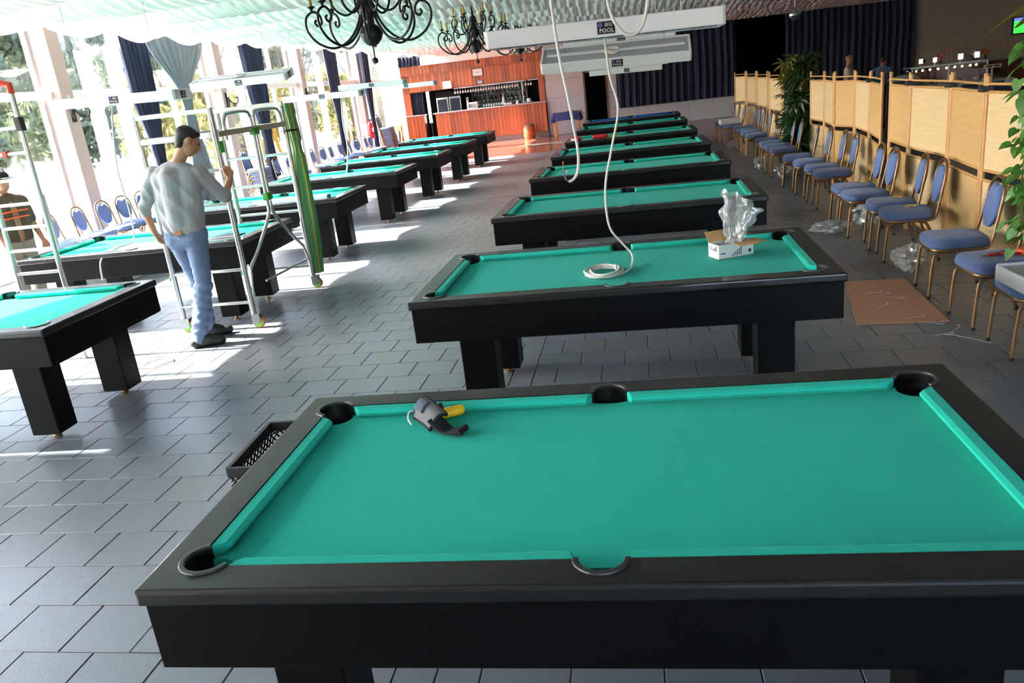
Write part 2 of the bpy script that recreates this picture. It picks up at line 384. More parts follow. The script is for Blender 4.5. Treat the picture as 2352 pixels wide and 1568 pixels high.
# tiles laid in running bond: 0.308 x 0.2875 m
PXT, PYT, GAP = 0.308, 0.2875, 0.0045
def in_view(x, y):
    d = Vector((x, y, -CAM_H)); zc = d.dot(FWD)
    if zc < 0.3: return None
    u = 1176+F_PX*d.dot(RGT)/zc; v = 784-F_PX*d.dot(UPV)/zc
    if not (-30 < u < 2382 and -30 < v < 1598): return None
    for s, lst in ((1,TABLES_R),(-1,TABLES_L)):                     # hidden behind a table body
        for (tx,ty,_) in lst:
            ax0 = tx if s > 0 else tx-TL; ax1 = ax0+TL
            for k in range(1, 30):
                t = k/30.0; px = x*(1-t); py = y*(1-t); pz = CAM_H*t
                if ax0 < px < ax1 and ty < py < ty+TW and 0.56 < pz < 0.8: return None
    return u, v, F_PX*F_PX*CAM_H/zc**3
cells = []
ny = int((14.06-2.526)/PYT)
for j in range(-29, 41):
    ya = 2.526+PYT*j; yb = ya+PYT
    if ya < Y0 or yb > 14.07: continue
    ph = -2.64 if (j % 2) else -2.79
    i0 = int(math.floor((X0-ph)/PXT)); i1 = int(math.ceil((4.0-ph)/PXT))
    for i in range(i0, i1):
        xa = ph+PXT*i; xb = xa+PXT
        xa = max(xa, X0); xb = min(xb, 4.0)
        if xb-xa < 0.05: continue
        if xa < -0.79-0.01 and xb > -0.79+0.01 and xb-xa > 0.2:
            cells.append((xa,-0.79,ya,yb)); cells.append((-0.79,xb,ya,yb))
        else: cells.append((xa,xb,ya,yb))
rank = []
for c in cells:
    q = in_view((c[0]+c[1])/2, (c[2]+c[3])/2)
    if q: rank.append((-q[2]*(c[1]-c[0]), c))
rank.sort(key=lambda t: t[0])
big = [c for _, c in rank[:300]]; bigset = set(big)
tile_mesh = {}
for c in big:
    key = round(c[1]-c[0], 3)
    if key not in tile_mesh:
        h = key/2-GAP/2; w_ = PYT/2-GAP/2; b = 0.0025
        mb = MB(); vs = [(-h,-w_,-0.012),(h,-w_,-0.012),(h,w_,-0.012),(-h,w_,-0.012),(-h,-w_,-b),(h,-w_,-b),(h,w_,-b),(-h,w_,-b),(-h+b,-w_+b,0),(h-b,-w_+b,0),(h-b,w_-b,0),(-h+b,w_-b,0)]
        mb.add(vs, [(0,1,5,4),(1,2,6,5),(2,3,7,6),(3,0,4,7),(4,5,9,8),(5,6,10,9),(6,7,11,10),(7,4,8,11),(8,9,10,11)])
        me = mb.mesh('tile'); me.materials.append(MATS['tile']); tile_mesh[key] = me
    o = bpy.data.objects.new('tile', tile_mesh[key]); COL.objects.link(o); o.parent = floor; o.location = ((c[0]+c[1])/2, (c[2]+c[3])/2, random.uniform(-0.0006,0.0))
rest = MB()
for c in cells:
    if c in bigset: continue
    xa, xb, ya, yb = c[0]+GAP/2, c[1]-GAP/2, c[2]+GAP/2, c[3]-GAP/2
    rest.add([(xa,ya,-0.012),(xb,ya,-0.012),(xb,yb,-0.012),(xa,yb,-0.012),(xa,ya,0),(xb,ya,0),(xb,yb,0),(xa,yb,0)], [(4,5,6,7),(0,1,5,4),(1,2,6,5),(2,3,7,6),(3,0,4,7)])
ro = rest.build('tile_field', 'tile', floor); ro['kind'] = 'stuff'
# ---- roof and draped ceiling
struct(MB().box(X0-0.17,X1+0.3,Y0-0.3,Y1+4.2,ROOF_Z,ROOF_Z+0.2).build('roof', 'white_paint'))  # unseen roof, put in over the drape to keep sky light out
DX0, DX1 = -6.85, X1
ROWD = 1.30                                                          # strips of gathered cloth, seams across the hall
def drape_z(x, y, e=0.0):
    t = y/ROWD; k = math.floor(t); f = t-k
    sag = math.sin(PI*f)
    drift = 0.9*noise.noise(Vector((x*0.45, k*1.7, 0.3)))
    ph = x/0.15 + drift + k*0.43 + 0.55*(f-0.5) + 0.30*sag*noise.noise(Vector((x*1.3, k*3.1, 7.0)))
    ph2 = x/0.082 + 1.3*noise.noise(Vector((x*0.8, k*2.3+9, 1.1))) + k*0.61 + 0.8*(f-0.5)
    w1 = 1-2*abs(math.sin(PI*ph))**0.7; w2 = math.sin(2*PI*ph2)
    amp = 0.55+0.45*noise.noise(Vector((x*0.9, y*0.8, 2.0)))
    return 3.235 - 0.17*(1-0.75*e)*sag**0.75 + amp*(0.046*w1+0.019*w2)*(0.5+0.5*sag) + 0.02*noise.noise(Vector((x*0.5, y*0.25, 4.0)))
def drape_pt(x, y):
    e = min(1.0, max(0.0, (-6.2-x)/0.65))                           # the hem hangs in shallow scallops
    return (x, y, drape_z(x, y, e)-e*e*(0.06+0.08*abs(math.sin(PI*y/ROWD))))
xs = []; x = DX0
while x < 9.0: xs.append(x); x += 0.027
while x < DX1: xs.append(x); x += 0.12
xs.append(DX1)
ys = []; y = Y0
while y < 4.6: ys.append(y); y += 0.13
while y < Y1-0.02: ys.append(y); y += 0.065
ys.append(Y1-0.02)
dv = [drape_pt(a, b) for b in ys for a in xs]; nw = len(xs)
dm = MB(); dm.v = dv; dm.f = [(j*nw+i, j*nw+i+1, (j+1)*nw+i+1, (j+1)*nw+i) for j in range(len(ys)-1) for i in range(nw-1)]
dro = struct(dm.build('ceiling', 'drape', smooth=180))
# front hem where the cloth stops short of the back wall
# ---- window wall on the left
COLS_Y = [-2.5, 2.3, 7.1, 11.9, 17.0, 21.5, 26.3]
wall_left = struct(thing('wall_left', None, None)); del wall_left['kind']; wall_left['kind'] = 'structure'
for cyy in COLS_Y:
    MB().box(WIN_X-0.10,WIN_X+0.22,cyy-0.15,cyy+0.15,0,ROOF_Z).build('pillar', 'pillar', wall_left, bevel=0.015)
    MB().box(WIN_X-0.16,WIN_X-0.08,cyy-0.20,cyy+0.20,0,ROOF_Z).build('pillar_facing', 'white_paint', wall_left)
MB().box(WIN_X-0.16,WIN_X+0.06,Y0,Y1,-0.1,0.10).build('sill', 'white_paint', wall_left)
MB().box(WIN_X-0.16,WIN_X+0.06,Y0,Y1,ROOF_Z-0.15,ROOF_Z).build('head_beam', 'white_paint', wall_left)
edges = [Y0]+COLS_Y+[Y1]
for n_, (a, b) in enumerate(zip(edges[:-1], edges[1:])):
    a2 = a+(0.15 if n_ else 0); b2 = b-(0.15 if n_ < len(edges)-2 else 0)
    w = struct(thing('window_%d' % (n_+1), None, None)); w['kind'] = 'structure'
    MB().box(WIN_X-0.05,WIN_X+0.07,a2,b2,2.46,2.58).build('transom', 'white_paint', w, bevel=0.006)
    nm = 3; step = (b2-a2)/nm
    for k in range(1, nm):
        yy = a2+step*k
        MB().box(WIN_X-0.04,WIN_X+0.05,yy-0.04,yy+0.04,0.10,2.46).build('mullion', 'white_paint', w)
        MB().box(WIN_X-0.04,WIN_X+0.05,yy-0.035,yy+0.035,2.58,ROOF_Z-0.15).build('mullion', 'white_paint', w)
    for k in range(nm):
        ya = a2+step*k+0.03; yb = a2+step*(k+1)-0.03
        for z0, z1 in ((0.10,2.46),(2.58,ROOF_Z-0.15)):
            MB().box(WIN_X-0.004,WIN_X+0.004,ya,yb,z0,z1).build('pane', 'pane', w)
# ---- wall behind the viewer, with a band of windows on its right half
WX0, WX1, WZ0, WZ1 = 0.5, 11.5, 0.9, 3.0
wfm = MB(); wfm.box(X0,WX0,Y0-0.2,Y0,0,ROOF_Z); wfm.box(WX1,X1,Y0-0.2,Y0,0,ROOF_Z); wfm.box(WX0,WX1,Y0-0.2,Y0,0,WZ0); wfm.box(WX0,WX1,Y0-0.2,Y0,WZ1,ROOF_Z)
struct(wfm.build('wall_front', 'taupe'))
wf = struct(thing('window_%d' % len(edges), None, None)); wf['kind'] = 'structure'
for k in range(7):
    xx = WX0+(WX1-WX0)*k/6.0; MB().box(xx-0.05,xx+0.05,Y0-0.12,Y0-0.04,WZ0,WZ1).build('mullion', 'white_paint', wf)
    if k < 6: MB().box(xx+0.05,WX0+(WX1-WX0)*(k+1)/6.0-0.05,Y0-0.084,Y0-0.076,WZ0,WZ1).build('pane', 'pane', wf)
struct(MB().box(X0-40,X1+60,Y0-60,Y0-0.2,-0.2,-0.06).build('ground_behind', 'concrete'))
struct(MB().box(X1,X1+0.2,Y0,Y1+4,0,ROOF_Z).build('wall_right', 'taupe'))
# ---- back wall: white panels, doorway, stage mouth, taupe end
wall_back = struct(thing('wall_back', None, None)); wall_back['kind'] = 'structure'
ZR = [0.0, 0.66, 1.26, 1.86, 2.47, 3.35]
def panels(x0, x1, zs, y=Y1, step=None, mat='white_wall'):
    for a, b in zip(zs[:-1], zs[1:]):
        n = max(1, round((x1-x0)/step)) if step else 1
        for k in range(n):
            xa = x0+(x1-x0)*k/n; xb = x0+(x1-x0)*(k+1)/n
            MB().box(xa+0.005,xb-0.005,y-0.02,y+0.03,a+0.006,b-0.006).build('wall_panel', mat, wall_back)
panels(-3.08, -1.71, ZR); panels(-0.96, -0.6, ZR); panels(-1.71, -0.96, [1.98,2.47,3.35])
panels(-0.6, 9.0, [0.0,0.68], step=2.4)
MB().box(-3.08,-1.71,Y1+0.03,Y1+0.16,0,ROOF_Z).build('wall_core', 'taupe', wall_back)
MB().box(-0.96,-0.6,Y1+0.03,Y1+0.16,0,ROOF_Z).build('wall_core', 'taupe', wall_back)
MB().box(-1.71,-0.96,Y1+0.03,Y1+0.16,1.98,ROOF_Z).build('wall_core', 'taupe', wall_back)
MB().box(-0.6,9.0,Y1+0.03,Y1+0.16,0,0.68).build('wall_core', 'taupe', wall_back)
MB().box(-0.6,9.0,Y1+0.03,Y1+0.16,3.3,ROOF_Z).build('wall_core', 'taupe', wall_back)
for k in range(3): MB().box(9.0+k*1.9+0.004,min(X1,9.0+(k+1)*1.9)-0.004,Y1-0.03,Y1+0.16,0,ROOF_Z).build('wall_panel', 'taupe', wall_back)
MB().box(8.96,9.03,Y1-0.05,Y1+0.02,0,3.3).build('edge_strip', 'stone', wall_back)
MB().box(-9.0,-8.2,Y1-0.06,Y1+0.16,0,ROOF_Z).build('wall_panel', 'white_paint', wall_back)
MB().box(-8.2,-3.08,Y1+0.02,Y1+0.16,2.92,ROOF_Z).build('wall_core', 'white_wall', wall_back)
d1 = struct(thing('door_1', None, None)); d1['kind'] = 'structure'
fr_ = MB(); fr_.box(-1.75,-1.69,Y1-0.05,Y1+0.1,0,2.02); fr_.box(-0.98,-0.92,Y1-0.05,Y1+0.1,0,2.02); fr_.box(-1.75,-0.92,Y1-0.05,Y1+0.1,1.97,2.03)
fr_.build('door_frame', 'bark', d1)
MB().box(-0.99,-0.95,Y1+0.1,Y1+0.86,0.01,1.97).build('door_leaf', 'dark_red', d1)
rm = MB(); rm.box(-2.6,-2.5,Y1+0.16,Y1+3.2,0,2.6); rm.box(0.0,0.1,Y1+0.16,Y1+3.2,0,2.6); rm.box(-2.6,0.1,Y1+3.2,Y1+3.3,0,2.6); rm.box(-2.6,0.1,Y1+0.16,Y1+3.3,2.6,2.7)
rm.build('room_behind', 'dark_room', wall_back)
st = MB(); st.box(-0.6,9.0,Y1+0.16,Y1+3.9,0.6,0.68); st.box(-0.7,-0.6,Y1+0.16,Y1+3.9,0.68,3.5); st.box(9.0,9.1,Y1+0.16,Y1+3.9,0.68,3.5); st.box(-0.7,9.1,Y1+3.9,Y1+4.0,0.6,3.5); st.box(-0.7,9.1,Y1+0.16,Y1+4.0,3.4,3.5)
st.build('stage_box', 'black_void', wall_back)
# ---- curtains
def curtain_mesh(y0, z0, width, z1, prof, folds, amp, nu=90, nv=40, seed=0):
    """hanging cloth in its own frame: x along the wall, profile (t, half-width factor)"""
    rnd = random.Random(seed); phs = [rnd.uniform(0, 2*PI) for _ in range(4)]
    def wf_(t):
        for (ta, wa), (tb, wb) in zip(prof[:-1], prof[1:]):
            if ta <= t <= tb:
                s = (t-ta)/(tb-ta); s = s*s*(3-2*s); return wa+(wb-wa)*s
        return prof[-1][1]
    def fn(a, b):
        w = wf_(b); s = (a-0.5)
        wob = 0.012*math.sin(7*b+phs[3])
        xx = width*w*s + wob*w
        ph = 2*PI*folds*a+phs[0]+0.8*math.sin(3*a*PI+phs[1])
        yy = amp*(0.45+0.55*w)*(math.sin(ph)+0.35*math.sin(2.3*ph+phs[2]))
        return (xx, yy, z0+(z1-z0)*(1-b) if True else 0)
    return MB().grid(fn, nu, nv)
STR = [(0,1),(1,1)]
cm = curtain_mesh(0, 0.70, 4.02, 3.16, STR, 17, 0.055, 260, 10, 3)
cl = cm.build('stage_curtain', 'navy', None, (1.40, Y1-0.10, 0), smooth=180); tag(cl, 'long pleated navy stage curtain right of the dark doorway, ending above the white stage front', 'curtain', 'stage curtains')
cm = curtain_mesh(0, 0.70, 3.98, 3.16, STR, 19, 0.06, 260, 10, 5)
cl = cm.build('stage_curtain', 'navy', None, (6.96, Y1-0.10, 0), smooth=180); tag(cl, 'dark navy stage curtain right of the black stage opening, beside the taupe wall', 'curtain', 'stage curtains')
HOUR = [(0,1.0),(0.35,0.86),(0.60,0.42),(0.66,0.32),(0.72,0.40),(1,0.55)]
def window_curtain(yc, width, label, mat='navy', seed=0, prof=HOUR, x=-8.62, z1=3.7, z0=0.012, folds=6):
    c = curtain_mesh(0, z0, width, z1, prof, folds, 0.05, 60, 40, seed).build('window_curtain', mat, None, (x, yc, 0), (0,0,R(90)), smooth=180)
    return tag(c, label, 'curtain', 'tied curtains along the windows')
window_curtain(13.75, 0.85, 'navy tied curtain hanging left of the pale grey curtain at the windows', seed=1)
gc = window_curtain(14.35, 1.85, 'pale grey gathered curtain tied to a narrow waist beside a pink window pillar', 'curtain_grey', seed=2, prof=[(0,1.05),(0.10,1.0),(0.36,0.20),(0.42,0.15),(0.50,0.18),(0.75,0.34),(1,0.42)], x=-8.2, folds=9)
window_curtain(18.3, 1.05, 'navy tied curtain above the stacked chairs with black bags', seed=4)
window_curtain(23.3, 0.95, 'navy tied curtain by the windows, second from the wooden bar', seed=5)
window_curtain(26.4, 0.62, 'narrow navy curtain right beside the red fire extinguisher, nearest the bar', seed=6)
window_curtain(3.25, 1.62, 'added unseen navy curtain blocking the sun left of the nearest table', seed=8, prof=STR, z1=5.1, folds=9)  # out of view, added to block a sun patch on the floor
for yy, lab in ((13.20,'white sheer blind strip beside the navy curtain nearest the viewer'),(17.55,'white sheer blind strip beside the navy curtain over the stacked chairs'),(22.45,'white sheer blind strip beside the navy curtain second from the bar')):
    c = curtain_mesh(0, 0.012, 0.42, 3.25, STR, 5, 0.02, 40, 6, int(yy)).build('sheer_strip', 'sheer', None, (-8.72, yy, 0), (0,0,R(90)), smooth=180)
    tag(c, lab, 'curtain', 'white sheer strips')
cv = curtain_mesh(0, 2.88, 0.82, 3.2, STR, 6, 0.03, 60, 4, 9).build('valance', 'navy', None, (-7.80, Y1-0.13, 0), smooth=180)
tag(cv, 'short navy valance above the left end of the wooden bar', 'valance')
struct(MB().box(-7.40,-3.30,Y1-0.16,Y1-0.02,2.86,3.12).build('trim_1', 'white_paint'))
# ---- outside
grd = struct(MB().box(-140,X0-0.17,-60,160,-0.2,-0.06).build('ground', 'concrete'))
tf = thing('fence', 'white picket fence beyond the windows', 'fence', (-19.0, 0, -0.06))
for k in range(2): MB().box(-0.03,0.03,2,90,0.25+0.62*k,0.33+0.62*k).build('rail', 'white_paint', tf)
pk = MB().box(-0.02,0.02,-0.05,0.05,0,1.1).mesh('picket'); pk.materials.append(MATS['white_paint'])
for k in range(150):
    o = bpy.data.objects.new('picket', pk); COL.objects.link(o); o.parent = tf; o.location = (0.04, 8+0.32*k, 0)
def tree_mesh(seed, h, spread, nleaf, size, low):
    rnd = random.Random(seed); mb = MB(); cents = []
    for _ in range(16):
        a = rnd.uniform(0, 2*PI); rr = spread*math.sqrt(rnd.random()); cents.append((rr*math.cos(a), rr*math.sin(a), rnd.uniform(low, h), rnd.uniform(0.5, 1.1)*spread*0.45))
    for _ in range(nleaf):
        c = rnd.choice(cents); v = Vector((rnd.gauss(0,1), rnd.gauss(0,1), rnd.gauss(0,1))).normalized()*c[3]*rnd.random()**0.4
        p = Vector(c[:3])+v; q = Vector((rnd.gauss(0,1), rnd.gauss(0,1), rnd.gauss(0,0.6))).normalized(); t = q.orthogonal().normalized()
        t = Matrix.Rotation(rnd.uniform(0, 6.28), 3, q) @ t; b = q.cross(t); s = size*rnd.uniform(0.6, 1.3)
        mb.add([p-t*s, p+b*s*0.42, p+t*s, p-b*s*0.42], [(0,1,2,3)])
    return mb, cents
def make_tree(name, label, loc, seed, h, spread, nleaf, size, mat, group, low=1.2):
    t = thing(name, label, 'tree', loc, 0, group)
    mb, cents = tree_mesh(seed, h, spread, nleaf, size, low); mb.build('crown', mat, t)
    tr = MB(); tr.tube([(0,0,0),(0.05,0.02,h*0.3),(0,0.05,h*0.75)], [h*0.022, h*0.018, h*0.008], 7)
    for c in cents[:7]: tr.tube([(0.03,0.02,h*0.3),(c[0]*0.5,c[1]*0.5,(h*0.3+c[2])/2),(c[0],c[1],c[2])], [h*0.010,h*0.007,h*0.003], 5)
    tr.build('trunk', 'bark', t); return t
TREES = [(-23.5,19,6.5,2.3),(-22.5,25.2,7.5,2.4),(-24,31.5,8.5,2.6),(-22.5,38,7.0,2.4),(-24.5,45,9.0,2.8),(-22.5,52,8.0,2.6),(-25,59.5,9.0,2.8),(-22,66.5,8.5,2.6),(-25,74,9.5,3.0)]
names_t = ['first','second','third','fourth','fifth','sixth','seventh','eighth','ninth']
for k, (tx, ty, th, ts) in enumerate(TREES):
    make_tree('pine_tree', 'grey-green tree beyond the fence, %s from the left in the windows' % names_t[k], (tx, ty, -0.06), 20+k, th, ts, 6500, 0.24, 'leaf_out', 'trees beyond the fence', 1.6)
BUSH = [(-12.6,20.5),(-12.2,23.2),(-12.8,27.2),(-12.3,31.5),(-12.6,35.5),(-13.5,40.0)]
for k, (tx, ty) in enumerate(BUSH):
    make_tree('leafy_shrub', 'sunlit yellow-green shrub close outside the windows, %s from the left' % names_t[k], (tx, ty, -0.06), 60+k, 3.1, 1.15, 2200, 0.13, 'leaf_yellow', 'shrubs outside the windows', 0.5)
t = thing('playhouse', 'small orange playhouse with a blue shutter seen through the far windows', 'playhouse', (-12.4, 43.6, -0.06))
MB().box(-0.9,0.9,-0.9,0.9,0,1.7).build('wall', 'barrel', t)
MB().prism([(-1.1,0),(1.1,0),(0,0.8)], -1.0, 1.0).build('roof', 'red_plastic', t, (0,0,1.7), (R(90),0,0))
MB().box(-0.4,0.4,-0.96,-0.9,0.6,1.4).build('shutter', 'wire_blue', t)
# ============================================================ POOL TABLES
CP, CR, SRD = 0.135, 0.062, 0.058; RW = 0.105
def pool_parts(root, felt):
    L, W = TL, TW
    zt, zb = 0.800, 0.752
    a1 = 360-math.degrees(math.asin((CP-RW)/CR)); a2 = 180-math.degrees(math.acos((CP-RW)/CR)) ; 
    d = CP-CR*math.cos(R(45))
    left_corner = [(d,d)]+arc(CP,CP,CR,225,a1,8)[1:]
    long_poly = [(0,0)] + left_corner + arc(L/2,RW,SRD,180,360,14) + [(L-x,y) for x,y in reversed(left_corner)] + [(L,0)]
    aS = math.degrees(math.acos(-(CP-RW)/CR))
    sc = [(d,d)]+arc(CP,CP,CR,225,aS,8)[1:]
    short_poly = [(0,0),(0,W)] + [(x,W-y) for x,y in sc] + list(reversed(sc))
    MB().prism(list(reversed(long_poly)), zb, zt).build('long_rail', 'rail', root, bevel=0.012, seg=3, bw=lambda a,b: (a.y < 1e-4 and b.y < 1e-4) or (a.y > W-1e-4 and b.y > W-1e-4) or (abs(a.x-b.x) < 1e-6 and abs(a.z-b.z) > 0.01 and (a.x < 1e-4 or a.x > L-1e-4)))
    MB().prism([(x,W-y) for x,y in long_poly], zb, zt).build('long_rail', 'rail', root, bevel=0.012, seg=3, bw=lambda a,b: (a.y < 1e-4 and b.y < 1e-4) or (a.y > W-1e-4 and b.y > W-1e-4) or (abs(a.x-b.x) < 1e-6 and abs(a.z-b.z) > 0.01 and (a.x < 1e-4 or a.x > L-1e-4)))
    MB().prism(list(reversed(short_poly)), zb, zt).build('short_rail', 'rail', root, bevel=0.012, seg=3, bw=lambda a,b: (a.x < 1e-4 and b.x < 1e-4) or (a.x > L-1e-4 and b.x > L-1e-4))
    MB().prism([(L-x,y) for x,y in short_poly], zb, zt).build('short_rail', 'rail', root, bevel=0.012, seg=3, bw=lambda a,b: (a.x < 1e-4 and b.x < 1e-4) or (a.x > L-1e-4 and b.x > L-1e-4))
    e = 0.014; za = 0.556
    MB().box(e,L-e,e,e+0.025,za,zb).build('apron', 'apron', root, bevel=0.003, seg=1)
    MB().box(e,L-e,W-e-0.025,W-e,za,zb).build('apron', 'apron', root, bevel=0.003, seg=1)
    MB().box(e,e+0.025,e+0.025,W-e-0.025,za,zb).build('apron', 'apron', root)
    MB().box(L-e-0.025,L-e,e+0.025,W-e-0.025,za,zb).build('apron', 'apron', root)
    MB().box(e+0.025,L-e-0.025,e+0.025,W-e-0.025,za+0.012,za+0.024).build('underside', 'apron', root)
    # bed with pocket mouths
    bi = 0.11; zc = 0.762
    def corner(): 
        a = math.degrees(math.asin((bi-CP)/0.060)); b = 180-a-90+0
        return arc(CP,CP,0.060,a,90-a,8)
    c = corner()                                      # from the long side round to the short side
    s0 = math.degrees(math.asin((bi-RW)/SRD))
    sidearc = [(L/2+0.058*math.cos(R(a)), bi+0.012*math.sin(R(a))) for a in range(180,-1,-18)]
    poly = list(reversed(c))                          # short side -> long side of near-left corner
    poly += sidearc
    poly += [(L-x,y) for x,y in c]
    poly += [(L-x,W-y) for x,y in reversed(c)]
    poly += [(L-x,W-y) for x,y in sidearc]
    poly += [(x,W-y) for x,y in c]
    MB().prism(poly, zc-0.03, zc).build('cloth_bed', felt, root)
    # cushions
    prof = [(RW,0.798),(0.140,0.797),(0.153,0.791),(0.156,0.785),(0.146,0.772),(0.132,zc),(RW,zc)]
    def cushion(s0, s1, k0, k1, fn):
        mb = MB(); n = len(prof); vs = []
        for s, k in ((s0,k0),(s1,k1)):
            for dd, z in prof: vs.append(fn(s+k*(dd-RW), dd, z))
        fs = [tuple(range(n)), tuple(range(2*n-1,n-1,-1))]+[(i,n+i,n+(i+1)%n,(i+1)%n) for i in range(n)]
        mb.add(vs, fs); mb.build('cushion', felt, root, bevel=0.004, seg=2)
    q = CP+0.058
    for fn in (lambda s,dd,z: (s,dd,z), lambda s,dd,z: (s,W-dd,z)):
        cushion(q, L/2-0.062, 0.75, -0.35, fn); cushion(L/2+0.062, L-q, 0.35, -0.75, fn)
    cushion(q, W-q, 0.75, -0.75, lambda s,dd,z: (dd,s,z)); cushion(q, W-q, 0.75, -0.75, lambda s,dd,z: (L-dd,s,z))
    # pockets
    def pocket(cx, cy_, r, a0, a1):
        p = MB(); n = 14; pr = arc(0,0,r,0,360*23/24,23)
        vs = [(x,y,zc-0.004) for x,y in pr]+[(x*0.92,y*0.92,0.64) for x,y in pr]; N = len(pr)
        p.add(vs, [(i,(i+1)%N,N+(i+1)%N,N+i) for i in range(N)]+[tuple(range(N,2*N))])
        ar = arc(0,0,r+0.001,a0,a1,n); vs = [(x,y,zc-0.01) for x,y in ar]+[(x,y,zt+0.001) for x,y in ar]; N = len(ar)
        p.add(vs, [(i,i+1,N+i+1,N+i) for i in range(N-1)])
        po = p.build('pocket', 'pocket', root, (cx,cy_,0), smooth=40)
        ri = r-0.003; ro_ = r+0.013; i_ = arc(0,0,ri,a0,a1,16); o_ = arc(0,0,ro_,a0,a1,16)
        MB().prism(i_+list(reversed(o_)), zt-0.006, zt+0.006).build('pocket_rim', 'rim', po, bevel=0.003, seg=2)
    pocket(CP,CP,CR,110,340); pocket(L-CP,CP,CR,200,430); pocket(CP,W-CP,CR,20,250); pocket(L-CP,W-CP,CR,-70,160)
    pocket(L/2,RW,SRD,180,360); pocket(L/2,W-RW,SRD,0,180)
    for sx in (0.33, L-0.33):
        for sy in (0.245, W-0.245):
            lg = MB().box(-0.1,0.1,-0.092,0.092,0.045,za).build('leg', 'apron', root, (sx,sy,0), bevel=0.004, seg=1)
            MB().lathe([(0.030,0),(0.030,0.006),(0.014,0.008),(0.014,0.03),(0.020,0.03),(0.020,0.045)], 12).build('levelling_foot', 'brass', lg, smooth=40)
ORD = ['nearest','second','third','fourth','fifth','sixth','seventh','eighth']
def new_table(x, y, rz, label, felt):
    t = thing('pool_table', label, 'pool table', (x,y,0), R(rz), 'pool tables'); pool_parts(t, felt); return t
tR = ['nearest black pool table, a wrist brace and yellow tool lying on its green cloth',
      'black pool table with coiled white cable and an open white box on its cloth',
      'third pool table in the right-hand row, a thin stick by its near left pocket',
      'black pool table fourth from the viewer in the right-hand row',
      'black pool table fifth from the viewer in the right-hand row',
      'black pool table with red tools lying on its cloth, sixth in the right-hand row',
      'green pool table just in front of the blue-clothed one in the right-hand row',
      'pool table with blue cloth at the far end of the right-hand row']
tLb = ['black pool table at the left edge of the picture, cut off by the frame',
      'black pool table behind the man in the grey shirt, second in the left-hand row',
      'black pool table behind the rolled green tarpaulin, third in the left-hand row',
      'black pool table fourth from the viewer in the left-hand row',
      'black pool table fifth from the viewer in the left-hand row',
      'black pool table sixth from the viewer in the left-hand row',
      'black pool table farthest away in the left-hand row, in front of the wooden bar']
base_t = None
for k, (x, y, rz) in enumerate(TABLES_R):
    if k == 7: new_table(x, y, rz, tR[k], 'felt_blue'); continue
    if base_t is None: base_t = new_table(x, y, rz, tR[k], 'felt'); continue
    c = copy_tree(base_t); c.location = (x,y,0); c.rotation_euler = (0,0,R(rz)); c['label'] = tR[k]
for k, (x, y, rz) in enumerate(TABLES_L):
    c = copy_tree(base_t); a = R(rz); c.location = (x-TL*math.cos(a), y-TL*math.sin(a), 0); c.rotation_euler = (0,0,a); c['label'] = tLb[k]
ZF = 0.762                                                           # cloth height

